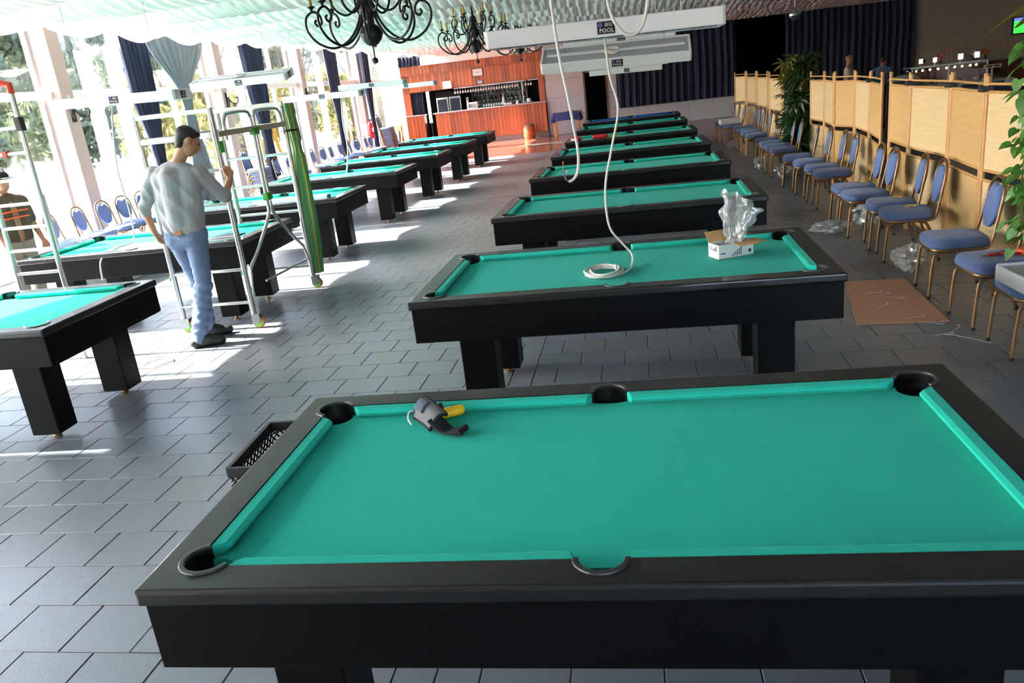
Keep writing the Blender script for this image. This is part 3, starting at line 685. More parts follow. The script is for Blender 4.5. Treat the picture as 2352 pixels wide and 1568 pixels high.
# ============================================================ CHAIRS
def chair_parts(root):
    """faces -x; seat centre at the origin"""
    ns, nr = 28, 5
    def sup(a, rx, ry, e=0.45):
        c, s = math.cos(a), math.sin(a); return (rx*math.copysign(abs(c)**e, c), ry*math.copysign(abs(s)**e, s))
    mb = MB(); rings = [(0.90,0.372),(0.985,0.380),(1.0,0.400),(0.975,0.428),(0.90,0.444),(0.70,0.452),(0.35,0.455)]
    vs = []
    for k, z in rings:
        for i in range(ns):
            x, y = sup(2*PI*i/ns, 0.215, 0.215); w = 1.0-0.06*(x/0.215)      # a little wider in front
            vs.append((x*k, y*k*w, z))
    fs = []
    for j in range(len(rings)-1):
        for i in range(ns): fs.append((j*ns+i, j*ns+(i+1)%ns, (j+1)*ns+(i+1)%ns, (j+1)*ns+i))
    fs.append(tuple(range(ns-1,-1,-1))); fs.append(tuple((len(rings)-1)*ns+i for i in range(ns)))
    mb.add(vs, fs); mb.build('seat', 'chair_cloth', root, smooth=60)
    fr = MB(); pl = [sup(2*PI*i/ns, 0.20, 0.20) for i in range(ns)]
    fr.tube([(x,y*(1-0.06*x/0.215),0.366) for x,y in pl], 0.011, 6, closed=True); fr.build('seat_frame', 'bronze', root, smooth=60)
    for s in (-1, 1):
        f = MB(); f.tube(spline([(-0.04,s*0.185,0.356),(-0.13,s*0.185,0.352),(-0.175,s*0.185,0.325),(-0.188,s*0.187,0.26),(-0.205,s*0.19,0.016)], 5), 0.0115, 8); lg = f.build('leg', 'bronze', root, smooth=50)
        MB().lathe([(0.013,0),(0.013,0.022)], 8).build('leg_cap', 'rubber', lg, (-0.206,s*0.19,0))
        f = MB(); f.tube(spline([(0.06,s*0.185,0.356),(0.12,s*0.185,0.340),(0.165,s*0.185,0.26),(0.235,s*0.19,0.016)], 5), 0.0115, 8); lg = f.build('leg', 'bronze', root, smooth=50)
        MB().lathe([(0.013,0),(0.013,0.022)], 8).build('leg_cap', 'rubber', lg, (0.237,s*0.19,0))
    # back hoop and oval pad
    def bx(z): return 0.205+0.085*max(0,(z-0.40))/0.46
    pts = [(0.10,0.190,0.362),(0.175,0.188,0.372),(0.203,0.182,0.41),(bx(0.5),0.172,0.50),(bx(0.62),0.165,0.62),(bx(0.72),0.158,0.72)]
    arcp = [(bx(0.72+0.135*math.sin(t)), 0.158*math.cos(t), 0.72+0.135*math.sin(t)) for t in [PI*k/10 for k in range(1,10)]]
    pts2 = [(x,-y,z) for x,y,z in reversed(pts)]
    MB().tube(spline(pts,3)[:-1]+[Vector(p) for p in [pts[-1]]+arcp]+spline(pts2,3), 0.0125, 8).build('back_frame', 'bronze', root, smooth=60)
    out = []
    for k in range(40):
        a = 2*PI*k/40; y = 0.140*math.sin(a); zz = 0.655+0.170*math.cos(a)
        da = abs((a+PI) % (2*PI)-PI)
        if da < 0.42: zz -= 0.045*math.cos(da/0.42*PI/2)               # hand notch at the top
        out.append((y, zz))
    pad = MB(); n = len(out); vs = []
    for off, k in ((-0.022,0.80),(-0.026,0.0),(-0.012,0.97),(0.010,1.0),(0.022,0.94),(0.026,0.0)):
        for y, z in out:
            cz = 0.645; vs.append((bx(cz+(z-cz)*k)+off, y*k, cz+(z-cz)*k))
    order = [1,0,2,3,4,5]; fs = []
    for a, b in zip(order[:-1], order[1:]):
        for i in range(n): fs.append((a*n+i, b*n+i, b*n+(i+1)%n, a*n+(i+1)%n))
    pad.add(vs, fs); pad.build('backrest', 'chair_cloth', root, smooth=60)
chair0 = thing('banquet_chair', 'x', 'chair', (0,0,0), 0, 'banquet chairs'); chair_parts(chair0); chair_used = [False]
def chair(x, y, rz, label, z=0.0, group=None):
    if not chair_used[0]: c = chair0; chair_used[0] = True
    else: c = copy_tree(chair0)
    c.location = (x,y,z); c.rotation_euler = (0,0,R(rz)); c['label'] = label
    c['group'] = group or 'banquet chairs'
    return c
NTH = ['first','second','third','fourth','fifth','sixth','seventh','eighth','ninth','tenth','eleventh','twelfth','thirteenth','fourteenth','fifteenth','sixteenth','seventeenth','eighteenth','nineteenth','twentieth','twenty-first']
CH_R = [(2.31,3.72,2),(2.31,4.36,-4),(2.32,4.98,-3),(2.31,5.59,2),(2.31,6.35,-4),(2.33,7.53,-6),(2.34,8.02,-8),(2.27,8.66,0),(2.28,9.16,-2),(2.35,10.46,-3),(2.34,10.98,-5),(2.32,11.66,-5),(2.30,12.38,-12),(2.30,13.56,-6),(2.30,14.15,-6),(2.30,14.72,-3),(2.31,15.35,-8),(2.30,16.55,-5),(2.30,17.35,-4),(2.30,17.95,-3),(2.32,18.7,-4),(2.2,19.6,-3),(2.15,20.2,-5),(2.1,20.8,-2)]
special = {2:'blue padded chair half hidden by the white lamp housing lying on it', 3:'blue padded chair with orange and red pliers lying on its seat',4:'blue padded chair standing right beside the brown board on the floor'}
for k, (x, y, rz) in enumerate(CH_R):
    if k in (0,): continue
    if k == 1: lab = 'nearest blue padded chair, under the white lamp housing at the right edge'
    elif k in special: lab = special[k]
    elif k >= 21: lab = 'blue chair at the far end of the screen row, %s' % ('carrying the flat white carton','next beyond the white carton','last towards the back wall')[k-21]
    else: lab = 'blue chair along the cane screens, %s beyond the one beside the brown board' % NTH[k-5]
    chair(x, y, rz, lab, 0, 'chairs along the cane screens')
CH_L = [(10.45,10),(11.05,5),(11.62,-4),(12.12,-10),(12.65,-15),(13.35,20),(13.95,5),(18.2,0),(18.95,-8),(20.5,5),(21.15,-8),(21.85,4),(22.6,-5),(23.45,12),(23.9,-20),(24.95,5),(25.35,-6)]
for k, (y, rz) in enumerate(CH_L):
    chair(-8.25 if k != 5 else -7.95, y, 180+rz, 'blue padded chair backed to the windows, %s from the left in the window row' % NTH[k], 0, 'chairs along the windows')
for k in range(5): chair(-8.15, 16.6-0.02*k, 178, 'blue padded chair in the stack with black bags, %s from the floor' % NTH[k], 0.085*k, 'stacked chairs with bags')
for k in range(8): chair(-8.0-0.012*k, 26.1-0.015*k, 178, 'blue padded chair in the tall stack by the fire extinguisher, %s from the floor' % NTH[k], 0.082*k, 'tall chair stack by the bar')

# ============================================================ CANE FOLDING SCREENS
def bamboo(x, y, z0, z1, r):
    mb = MB(); n = max(2, int((z1-z0)/0.23)); pts = []; rs = []
    for k in range(n+1):
        z = z0+(z1-z0)*k/n
        for dz, f in ((-0.012,1.0),(0,1.12),(0.012,1.0)):
            zz = min(max(z+dz, z0), z1); pts.append((x,y,zz)); rs.append(r*f)
    q = [0]+[i for i in range(1,len(pts)) if pts[i][2] > pts[i-1][2]+1e-6]
    return mb.tube([pts[i] for i in q], [rs[i] for i in q], 8)
def screen(label, pts, mats, clips=()):
    root = thing('folding_screen', label, 'folding screen', (pts[0][0], pts[0][1], 0), 0, 'cane folding screens')
    ox, oy = pts[0]
    for k in range(len(pts)-1):
        a = Vector((pts[k][0]-ox, pts[k][1]-oy)); b = Vector((pts[k+1][0]-ox, pts[k+1][1]-oy)); d = b-a; w = d.length; ang = math.atan2(d.y, d.x)
        pn = bpy.data.objects.new('screen_panel', None); COL.objects.link(pn); pn.parent = root; pn.location = (a.x, a.y, 0); pn.rotation_euler = (0,0,ang); pn.empty_display_size = 0.1
        for xx in (0.022, w-0.022): bamboo(xx, 0, 0, 1.56-0.02*(k%2), 0.019).build('post', 'cane', pn, smooth=60)
        for z, r in ((1.485,0.011),(1.425,0.013),(0.835,0.012),(0.760,0.012),(0.10,0.013)):
            MB().tube([(0.03,0,z),(w-0.03,0,z)], r, 7).build('rail', 'cane', pn, smooth=60)
        mt = mats[k % len(mats)]
        MB().box(0.045,w-0.045,-0.006,0.006,0.847,1.414).build('upper_mat', mt, pn)
        MB().box(0.045,w-0.045,-0.006,0.006,0.112,0.748).build('lower_mat', mt, pn)
    for (k, z) in clips:
        a = (pts[k][0]-ox, pts[k][1]-oy)
        MB().box(a[0]-0.05,a[0]+0.035,a[1]-0.045,a[1]+0.045,z-0.022,z+0.022).build('clip', 'black_clip', root, bevel=0.006)
    return root
SA = [(2.92,4.95),(2.76,5.85),(2.66,6.84),(2.74,7.78),(2.70,8.74),(2.74,9.55)]
SB = [(2.72,9.72),(2.84,10.75),(2.74,11.55),(2.86,11.95),(2.72,13.05)]
SB = [(2.70,9.70),(2.82,10.62),(2.88,11.55),(2.72,12.05),(2.78,12.9),(2.72,13.6)]
SC = [(2.62,15.35),(2.72,16.2),(2.64,17.1),(2.74,18.0),(2.66,18.9),(2.76,19.8),(2.66,20.6),(2.74,21.4),(2.5,21.75)]
screen('folding cane screen nearest the viewer, five tall panels behind the first chairs', SA, ['mat_pale','mat_pale','mat_warm','mat_pale','mat_warm'], [(2,1.45),(3,1.455),(4,1.46)])
screen('middle folding cane screen between the black gap and the dark leafy plant', SB, ['mat_warm','mat_pale','mat_warm','mat_pale','mat_pale'], [(1,1.45),(5,1.45)])
screen('farthest folding cane screen beyond the dark leafy plant, by the stage', SC, ['mat_pale','mat_pale','mat_warm','mat_pale'], [(1,1.45)])
# ============================================================ TABLE LAMPS (long white housings)
ST_BIG = text_mesh('BIG', 0.030, 'letters_big', shear=0.15); ST_POOL = text_mesh('POOL', 0.034, 'letters_pool', shear=0.0)
for _m in (ST_BIG, ST_POOL): _m.materials.append(MATS['paper'])
def sticker(root, loc, rot, s=1.0):
    st_ = MB().box(-0.055,0.055,-0.037,0.037,0,0.0015).build('sticker', 'ink_black', root, loc, rot); st_.scale = (s,s,s)
    obj_from(ST_BIG, 'lettering', None, st_, (0.014,0.016,0.002)); obj_from(ST_POOL, 'lettering', None, st_, (0.002,-0.017,0.002))
    MB().lathe([(0.014,0),(0.014,0.0008)], 14).build('emblem', 'purple', st_, (-0.036,0.018,0.0016))
    return st_
def lamp_parts(root, hang):
    h, w, t = 0.63, 0.155, 0.092
    for s in (-1, 1):
        MB().box(-h,h,s*w-0.010,s*w+0.010,0,t).build('side_panel', 'lamp_white', root, bevel=0.006)
        MB().box(s*h-0.010,s*h+0.010,-w,w,0,t+0.004).build('end_cap', 'lamp_white', root, bevel=0.006)
        MB().tube([(-h+0.05,s*0.07,0.035),(h-0.05,s*0.07,0.035)], 0.013, 8).build('tube', 'paper', root, smooth=60)
    MB().box(-h+0.01,h-0.01,-w+0.01,w-0.01,t-0.020,t-0.010).build('top_panel', 'lamp_grey', root)
    MB().box(-h+0.04,h-0.04,-0.018,0.018,t-0.010,t+0.004).build('top_rib', 'lamp_white', root, bevel=0.004)
    lv = MB()
    for k in range(27): lv.box(-h+0.04+k*0.0466,-h+0.046+k*0.0466,-w+0.012,w-0.012,0.002,0.022)
    lv.box(-h,h,-0.004,0.004,0.002,0.022); lv.box(-h+0.012,h-0.012,-w+0.012,w-0.012,0.024,0.027); lv.build('louvre', 'chrome', root)
    sticker(root, (0.02,-w-0.0105,t*0.5), (R(90),0,0), 0.86); sticker(root, (h+0.0105,0,t*0.52), (R(90),0,R(90)), 0.86)
    if hang:
        for s in (-1, 1): MB().tube([(s*0.42,0,t),(s*0.42,0,hang)], 0.0022, 5).build('hanging_wire', 'steel', root)
def lamp(label, x, y, z, tilt=0.0, rz=0.0, hang=0.9, yaw=0.0):
    r = thing('table_lamp', label, 'lamp', (x,y,z), R(rz), 'pool table lamps'); lamp_parts(r, hang/max(0.5,math.cos(R(tilt))) if hang else 0); r.rotation_euler = (R(tilt), R(yaw), R(rz)); return r
lamp('long white lamp housing hanging nearest, straight ahead above the tables', -0.15, 4.72, 2.07, 0, -0.5, 1.02, 1.0)
lamp('white lamp housing tilted to show its grey top with a coiled cable', -0.15, 7.37, 1.99, 26, -0.6, 1.14, 1.3)
lamp('white lamp housing partly hidden behind the nearest hanging one', -0.14, 10.0, 2.22, 6, -0.5, 0.88, 1.2)
lamp('thin-looking white lamp housing just below the tilted one', -0.14, 12.5, 1.935, 0, 0, 1.16, 1.5)
lamp('lowest small white lamp housing in front of the dark doorway', -0.14, 15.1, 1.85, 0, 0, 1.24, 1.0)
lamp('long white lamp housing hanging left, before the grey curtain, with a dangling cable', -4.9, 7.40, 2.12, 0, 1.0, 0.97, 1.8)
lamp('white lamp housing at left with its top and end showing, above the scaffold tower', -4.9, 10.0, 2.28, 14, 1.0, 0.82, 0.6)
lamp('white lamp housing right of the rolled green tarpaulin, above the fourth left table', -4.92, 12.75, 1.99, 0, 1.0, 1.1, 1.3)
lamp('white lamp housing nearer of the two in front of the wooden bar', -4.9, 15.3, 2.12, 0, 1.0, 0.98, 1.0)
lamp('white lamp housing farther of the two in front of the wooden bar', -4.9, 17.7, 2.06, 0, 1.0, 1.04, 0.6)
lz = thing('table_lamp', 'white lamp housing laid across chair seats at the right edge', 'lamp', (2.24,4.36,0.458), R(92), 'pool table lamps'); lamp_parts(lz, 0)
# coil of cable on the tilted lamp
def coil_pts(c, r, turns, dz=0.004, n=22, seed=0, sq=1.0):
    rnd = random.Random(seed); out = []
    for k in range(int(turns*n)):
        a = 2*PI*k/n; t = k/n; rr = r*(1+0.10*math.sin(t*2.1+seed)+0.05*math.sin(a*2+t))
        out.append((c[0]+rr*math.cos(a)+0.012*math.sin(t*3), c[1]+rr*sq*math.sin(a)+0.012*math.cos(t*2), c[2]+dz*t*0.8+0.003*math.sin(a*3+t)))
    return out
Mx = Matrix.Translation((-0.15,7.37,1.99)) @ Matrix.Rotation(R(26),4,'X')
cb = MB().tube([Mx @ Vector(p) for p in coil_pts((-0.02,-0.03,0.100), 0.055, 3, seed=3)], 0.006, 6); tag(cb.build('cable_coil', 'cable', None, smooth=60), 'small grey-white cable coil on the tilted lamp housing', 'cable')
Mx = Matrix.Translation((-4.9,10.0,2.28)) @ Matrix.Rotation(R(14),4,'X')
cb = MB().tube([Mx @ Vector(p) for p in coil_pts((0.0,-0.02,0.105), 0.08, 3, seed=4)], 0.006, 6); tag(cb.build('cable_coil', 'cable', None, smooth=60), 'small cable coil on top of the lamp housing above the scaffold tower', 'cable')

# ============================================================ CHANDELIERS
def chandelier_parts(root):
    """origin at the tip of the bottom finial"""
    b = MB(); b.lathe([(0.002,0.0),(0.022,0.006),(0.030,0.028),(0.022,0.048),(0.008,0.056),(0.006,0.13),(0.010,0.15),(0.05,0.165),(0.088,0.205),(0.098,0.235),(0.106,0.238),(0.106,0.262),(0.098,0.265),(0.085,0.305),(0.05,0.335),(0.025,0.345),(0.022,0.37),(0.05,0.39),(0.075,0.43),(0.08,0.47),(0.065,0.51),(0.03,0.54),(0.022,0.58),(0.030,0.64),(0.018,0.70),(0.012,0.80)], 20)
    b.build('stem', 'iron', root, smooth=50)
    for k in range(12):
        z0 = 0.79+k*0.028
        ring = [(0.011*math.cos(t) if k % 2 else 0.0, 0.0 if k % 2 else 0.011*math.cos(t), z0+0.018*math.sin(t)) for t in [2*PI*i/10 for i in range(10)]]
        MB().tube(ring, 0.003, 5, closed=True).build('chain_link', 'iron', root)
    def arm(a, R_, zc, s, mat='iron'):
        pts = [(0.05,0.30*s),(0.10,0.14*s),(0.20,0.015*s),(0.33,-0.035*s),(0.46,0.02*s),(0.535,0.13*s),(0.53,0.24*s),(0.465,0.285*s),(0.415,0.25*s),(0.405,0.19*s),(0.44,0.165*s),(0.462,0.195*s),(0.445,0.215*s)]
        pts = [(r*R_/0.535, z) for r, z in pts]
        P_ = spline([(r*math.cos(a), r*math.sin(a), zc+z) for r, z in pts], 5)
        ao = MB().tube(P_, [0.011]*len(P_), 6).build('arm', 'iron', root, smooth=70)
        cx = 0.475*R_/0.535; cz = zc+0.29*s; c_ = (cx*math.cos(a), cx*math.sin(a), cz)
        MB().lathe([(0.010,-0.01),(0.014,0.018),(0.020,0.022),(0.036,0.034),(0.038,0.040),(0.012,0.042)], 12, c_).build('cup', 'iron', ao, smooth=40)
        MB().lathe([(0.0165,0.040),(0.0165,0.155),(0.012,0.158)], 10, c_).build('candle_sleeve', 'candle', ao, smooth=40)
        MB().lathe([(0.006,0.156),(0.016,0.180),(0.018,0.195),(0.010,0.225),(0.002,0.245)], 10, c_).build('bulb', 'bulb', ao, smooth=60)
    for k in range(8): arm(2*PI*(k+0.3)/8, 0.555, 0.205, 1.0)
    for k in range(6): arm(2*PI*(k+0.1)/6, 0.32, 0.46, 0.72)
ch0 = thing('chandelier', 'large black iron chandelier nearest, cut off by the top of the picture', 'chandelier', (-2.31,7.4,2.20), 0, 'iron chandeliers'); chandelier_parts(ch0)
c = copy_tree(ch0); c.location = (-2.33,12.6,2.24); c.rotation_euler = (0,0,R(9)); c['label'] = 'middle black iron chandelier in front of the wooden bar fascia'
c = copy_tree(ch0); c.location = (-2.38,18.0,2.33); c.rotation_euler = (0,0,R(20)); c['label'] = 'farthest black iron chandelier, half hidden behind a white lamp housing'
# wall sconces on the pillars
def sconce(y, label):
    r = thing('wall_sconce', label, 'sconce', (WIN_X+0.22,y,2.25), 0, 'pillar sconces')
    MB().box(0,0.02,-0.045,0.045,-0.16,0.16).build('back_plate', 'iron', r, bevel=0.006)
    for s in (-1, 1):
        P_ = spline([(0.02,s*0.01,0.05),(0.07,s*0.08,-0.06),(0.12,s*0.16,-0.10),(0.15,s*0.21,-0.04),(0.15,s*0.20,0.03),(0.14,s*0.16,0.03)], 5)
        ao = MB().tube(P_, 0.013, 6).build('arm', 'iron', r, smooth=60); c_ = (0.15,s*0.20,0.03)
        MB().lathe([(0.012,0),(0.034,0.012),(0.036,0.018)], 10, c_).build('cup', 'iron', ao)
        MB().lathe([(0.016,0.018),(0.016,0.13)], 10, c_).build('candle_sleeve', 'paper', ao)
        MB().lathe([(0.006,0.13),(0.02,0.16),(0.018,0.175),(0.003,0.215)], 10, c_).build('bulb', 'bulb', ao, smooth=60)
sconce(11.9, 'iron wall sconce on the pink pillar nearest the left edge'); sconce(17.0, 'iron wall sconce on the pillar above the scaffold tower'); sconce(21.5, 'small iron wall sconce on the pillar right of the green tarpaulin')

# ============================================================ MIRROR BALL
t = thing('mirror_ball', 'silver mirror ball hanging from the draped ceiling', 'mirror ball', (2.74,15,2.38))
MB().ball((0,0,0.10), 0.10, 20, 12).build('ball', 'mirror_ball', t)
MB().tube([(0,0,0.2),(0,0,0.70)], 0.004, 5).build('hanging_wire', 'steel', t)

# ============================================================ SCAFFOLD TOWER
sc = thing('scaffold_tower', 'folding aluminium scaffold tower on green castors beside the man in grey', 'scaffold', (-3.96,7.33,0)); SO = Vector((-3.96,7.33,0))
def ST(mb, name, mat, **k): 
    mb.v = [tuple(Vector(p)-SO) for p in mb.v]; return mb.build(name, mat, sc, **k)
XA, XB, YA, YB = -4.32, -3.605, 6.63, 8.085
for (yy, zt) in ((YA,1.98),(YB,1.94)):
    for xx in (XA, XB):
        ST(MB().tube([(xx,yy,0.125),(xx,yy,zt)], 0.025, 12), 'post', 'alu', smooth=50)
        ca = MB(); ca.box(xx-0.018,xx+0.058,yy-0.028,yy-0.024,0.045,0.135); ca.box(xx-0.018,xx+0.058,yy+0.024,yy+0.028,0.045,0.135); ca.box(xx-0.02,xx+0.06,yy-0.03,yy+0.03,0.125,0.138)
        co = ST(ca, 'castor_fork', 'steel')
        wl = MB().lathe([(0.0,-0.018),(0.044,-0.018),(0.044,0.018),(0.0,0.018)], 20, (0,0,0), Matrix.Translation(Vector((xx+0.035,yy,0.056))-SO) @ Matrix.Rotation(R(90),4,'X')); wl.build('wheel', 'wheel_green', co)
        ty = MB().lathe([(0.042,-0.016),(0.056,-0.014),(0.056,0.014),(0.042,0.016)], 22, (0,0,0), Matrix.Translation(Vector((xx+0.035,yy,0.056))-SO) @ Matrix.Rotation(R(90),4,'X')); ty.build('tyre', 'leather_tan', co)
        MB().tube([Vector((xx+0.035,yy-0.034,0.056))-SO, Vector((xx+0.035,yy+0.034,0.056))-SO], 0.008, 8).build('axle', 'chrome', co)
    for z in (0.25,0.56,0.86,1.16,1.46): ST(MB().tube([(XA,yy,z),(XB,yy,z)], 0.0155, 10), 'rung', 'alu', smooth=50)
    ST(MB().box(XA,XB,yy-0.018,yy+0.018,1.735,1.785), 'cross_beam', 'alu', bevel=0.004)
    ST(MB().box(XA-0.04,XB+0.02,yy-0.016,yy+0.016,1.945,1.985), 'cross_beam', 'alu', bevel=0.004)
for zc in (0.53,): 
    for xx in (XA, XB): ST(MB().box(xx-0.035,xx-0.01,YA-0.02,YA+0.02,zc-0.02,zc+0.02), 'clamp', 'green_plastic', bevel=0.004)
YM = 7.345; XS = -3.585
ST(MB().tube(spline([(XS,6.71,0.55),(XS,7.02,0.74),(XS,7.27,0.93),(XS,YM-0.028,1.02),(XS,YM-0.030,1.10),(XS,YM-0.030,1.80),(XS,YM-0.045,1.88),(XS,YM-0.11,1.925),(XS,6.90,1.925),(XS,6.83,1.90),(XS,6.79,1.84),(XS,6.78,1.70)], 4), 0.0165, 10), 'side_hoop', 'alu', smooth=60)
ST(MB().tube(spline([(XS,7.93,0.50),(XS,7.64,0.72),(XS,7.42,0.93),(XS,YM+0.028,1.02),(XS,YM+0.030,1.10),(XS,YM+0.030,1.80),(XS,YM+0.045,1.88),(XS,YM+0.11,1.925),(XS,7.86,1.925),(XS,7.95,1.90),(XS,7.985,1.84),(XS,7.99,1.66)], 4), 0.0165, 10), 'side_hoop', 'alu', smooth=60)
ST(MB().tube([(XS,6.65,0.30),(XS,6.71,0.56)], 0.014, 8), 'strut', 'alu'); ST(MB().tube([(XS,8.02,0.30),(XS,7.93,0.52)], 0.014, 8), 'strut', 'alu')
for z in (1.74, 1.12): ST(MB().box(XS-0.03,XS+0.03,YM-0.055,YM+0.055,z-0.035,z+0.035), 'hinge', 'green_plastic', bevel=0.008)
ST(MB().box(XS-0.014,XS+0.014,6.64,8.03,1.735,1.785), 'side_beam', 'alu', bevel=0.003)
ST(MB().box(XA-0.014,XA+0.014,6.64,8.03,1.735,1.785), 'side_beam', 'alu', bevel=0.003)
ST(MB().tube([(XB,7.0,0.36),(XB,8.0,0.34)], 0.012, 8), 'brace', 'alu')
ST(MB().box(XB+0.012,XB+0.040,YA-0.02,YA+0.05,1.60,1.70), 'clamp', 'green_plastic', bevel=0.006)
# rolled tarpaulin tied to the far post
tp = thing('rolled_tarpaulin', 'rolled green tarpaulin with yellow seams tied upright to the scaffold', 'tarpaulin', (-3.56,8.14,0.16))
def tarp_r(z, a):
    base = 0.050+0.022*math.sin(PI*min(1,z/1.75))
    return base*(1+0.16*math.sin(3*a+z*3)+0.10*math.sin(5*a-z*2.2))
tv = MB(); N = 40; K = 22
def tarp_pt(i, k):
    z = 1.80*i/N; a = 2*PI*k/K; r = tarp_r(z, a)*(1.25 if i > N-3 else (0.75 if 28 < i < 32 else 1))
    return (r*math.cos(a)+0.03*math.sin(z*1.5)-0.02*z/1.8, r*math.sin(a)+0.03*math.sin(z*1.1), z)
tv.add([tarp_pt(i,k) for i in range(N+1) for k in range(K)], [(i*K+k,i*K+(k+1)%K,(i+1)*K+(k+1)%K,(i+1)*K+k) for i in range(N) for k in range(K)]+[tuple(range(K-1,-1,-1)),tuple(N*K+k for k in range(K))])
tv.build('tarpaulin', 'tarp_green', tp, smooth=60)
for k in (14, 19): MB().tube([Vector(tarp_pt(i,k))*1.0 for i in range(0,N+1)], 0.005, 5).build('seam', 'yellow_strap', tp)
MB().tube([(0.085*math.cos(a)-0.02,0.085*math.sin(a),1.53) for a in [2*PI*k/16 for k in range(16)]], 0.012, 6, closed=True).build('tie', 'black_clip', tp)
MB().grid(lambda a,b: (-0.125+0.034*(a-0.5)-0.01*math.sin(4*b), -0.10-0.02*math.sin(3*b), 1.62-0.30*b), 2, 10).build('strap', 'yellow_strap', tp, solid=0.004)
# ============================================================ LADDER at far left
ld = thing('stepladder', 'aluminium ladder with a red end cap at the left edge of the picture', 'ladder', (-5.15,6.02,0))
MB().tube([(0.19,0,0.0),(0.22,0,2.30)], 0.021, 8).build('stile', 'alu', ld, smooth=50); MB().tube([(-0.25,0,0.0),(-0.20,0,2.30)], 0.021, 8).build('stile', 'alu', ld, smooth=50)
for z in (0.20,0.40,0.60,0.80,1.0,1.195,1.39,1.59,1.80,2.0):
    MB().box(-0.245+0.02*z,0.19+0.013*z,-0.016,0.016,z-0.013,z+0.013).build('rung', 'alu', ld, bevel=0.004)
MB().tube([(0.22,0,2.26),(0.222,0,2.33),(0.16,0,2.345),(0.10,0,2.345)], 0.027, 8).build('end_cap', 'red_plastic', ld, smooth=50)
MB().box(0.185,0.245,-0.03,0.03,1.97,2.08).build('joint', 'black_clip', ld, bevel=0.008); MB().box(-0.01,0.03,-0.024,0.024,1.775,1.825).build('clip', 'red_plastic', ld)
MB().tube([(0.16,0.10,1.0),(0.21,0.03,1.45)], 0.012, 8).build('stay', 'alu', ld)

# ============================================================ PEOPLE
def hand(mb, w, d, n, curl, side=1, s=1.0, thumb=0.5):
    """palm and five fingers; d points to the fingers, n out of the palm, side picks the thumb side"""
    w = Vector(w); d = Vector(d).normalized(); n = Vector(n); n = (n-d*n.dot(d)).normalized(); t = d.cross(n)*side
    kn = []
    for k, (o, l) in enumerate(((0.030,0.088),(0.010,0.092),(-0.010,0.088),(-0.029,0.080))):
        q = w+d*l*s+t*o*s; kn.append(q); mb.capsule(w+t*o*s*0.6, 0.014*s, q, 0.0125*s, 10)
    for k, L_ in enumerate((0.072,0.080,0.074,0.058)):
        p = kn[k]; a = 0.0; r = 0.0092*s
        for seg, fl in enumerate((0.44,0.32,0.24)):
            a += curl*(0.9 if seg == 0 else 1.0); dd = d*math.cos(a)+n*math.sin(a); q = p+dd*L_*fl*s; mb.capsule(p, r, q, r*0.93, 8); p = q; r *= 0.93
    p = w+d*0.022*s+t*0.030*s; a = 0.7
    for seg, L_ in enumerate((0.042,0.032,0.026)):
        dd = (d*math.cos(a)+t*math.sin(a)*0.9+n*thumb*(0.4+0.5*seg)).normalized(); q = p+dd*L_*s; mb.capsule(p, 0.0125*s-seg*0.0012, q, 0.011*s-seg*0.001, 8); p = q; a -= 0.35
def head(mb, c, fd, s=1.0, up=(0,0,1), lean=0.0):
    """skull, jaw, nose, lips, ears; fd is where the face points"""
    c = Vector(c); f = Vector(fd).normalized(); u = Vector(up); u = (u-f*u.dot(f)).normalized(); r = f.cross(u)
    M = Matrix((r, f, u)).transposed()
    mb.ball(c+u*0.022*s-f*0.012*s, 1, 16, 12, (0.075*s,0.095*s,0.092*s), M); mb.ball(c-u*0.040*s+f*0.026*s, 1, 14, 10, (0.055*s,0.062*s,0.075*s), M)
    mb.capsule(c-u*0.085*s+f*0.052*s, 0.022*s, c-u*0.080*s+f*0.050*s, 0.022*s, 10)
    mb.capsule(c+u*0.012*s+f*0.088*s, 0.010*s, c-u*0.028*s+f*0.106*s, 0.014*s, 8)
    mb.capsule(c-u*0.058*s+f*0.084*s-r*0.016*s, 0.009*s, c-u*0.058*s+f*0.084*s+r*0.016*s, 0.009*s, 8)
    mb.capsule(c+u*0.026*s+f*0.078*s-r*0.034*s, 0.010*s, c+u*0.026*s+f*0.078*s+r*0.034*s, 0.010*s, 8)
    for q in (-1, 1): mb.ball(c-u*0.004*s-f*0.008*s+r*q*0.078*s, 1, 10, 8, (0.012*s,0.024*s,0.034*s), M)
    return r, f, u
def wrinkle(o, amp, fr, seed):
    me = o.data; nn = [v.normal.copy() for v in me.vertices]
    for v, n_ in zip(me.vertices, nn):
        p = Vector((v.co.x*fr[0]+0.5*v.co.z*fr[0], v.co.y*fr[1], v.co.z*fr[2]+2.0*v.co.x))+Vector((seed,seed*2,0))
        k = 1.0-2.2*abs(noise.noise(p)); v.co += n_*amp*0.5*(k-0.4)
    return o
def eyes(parent, c, r, f, u, s, O):
    for q in (-1, 1): MB().ball(c+u*0.008*s+f*0.078*s+r*q*0.032*s-O, 0.009*s, 10, 8).build('eye', 'shoe', parent, smooth=60)
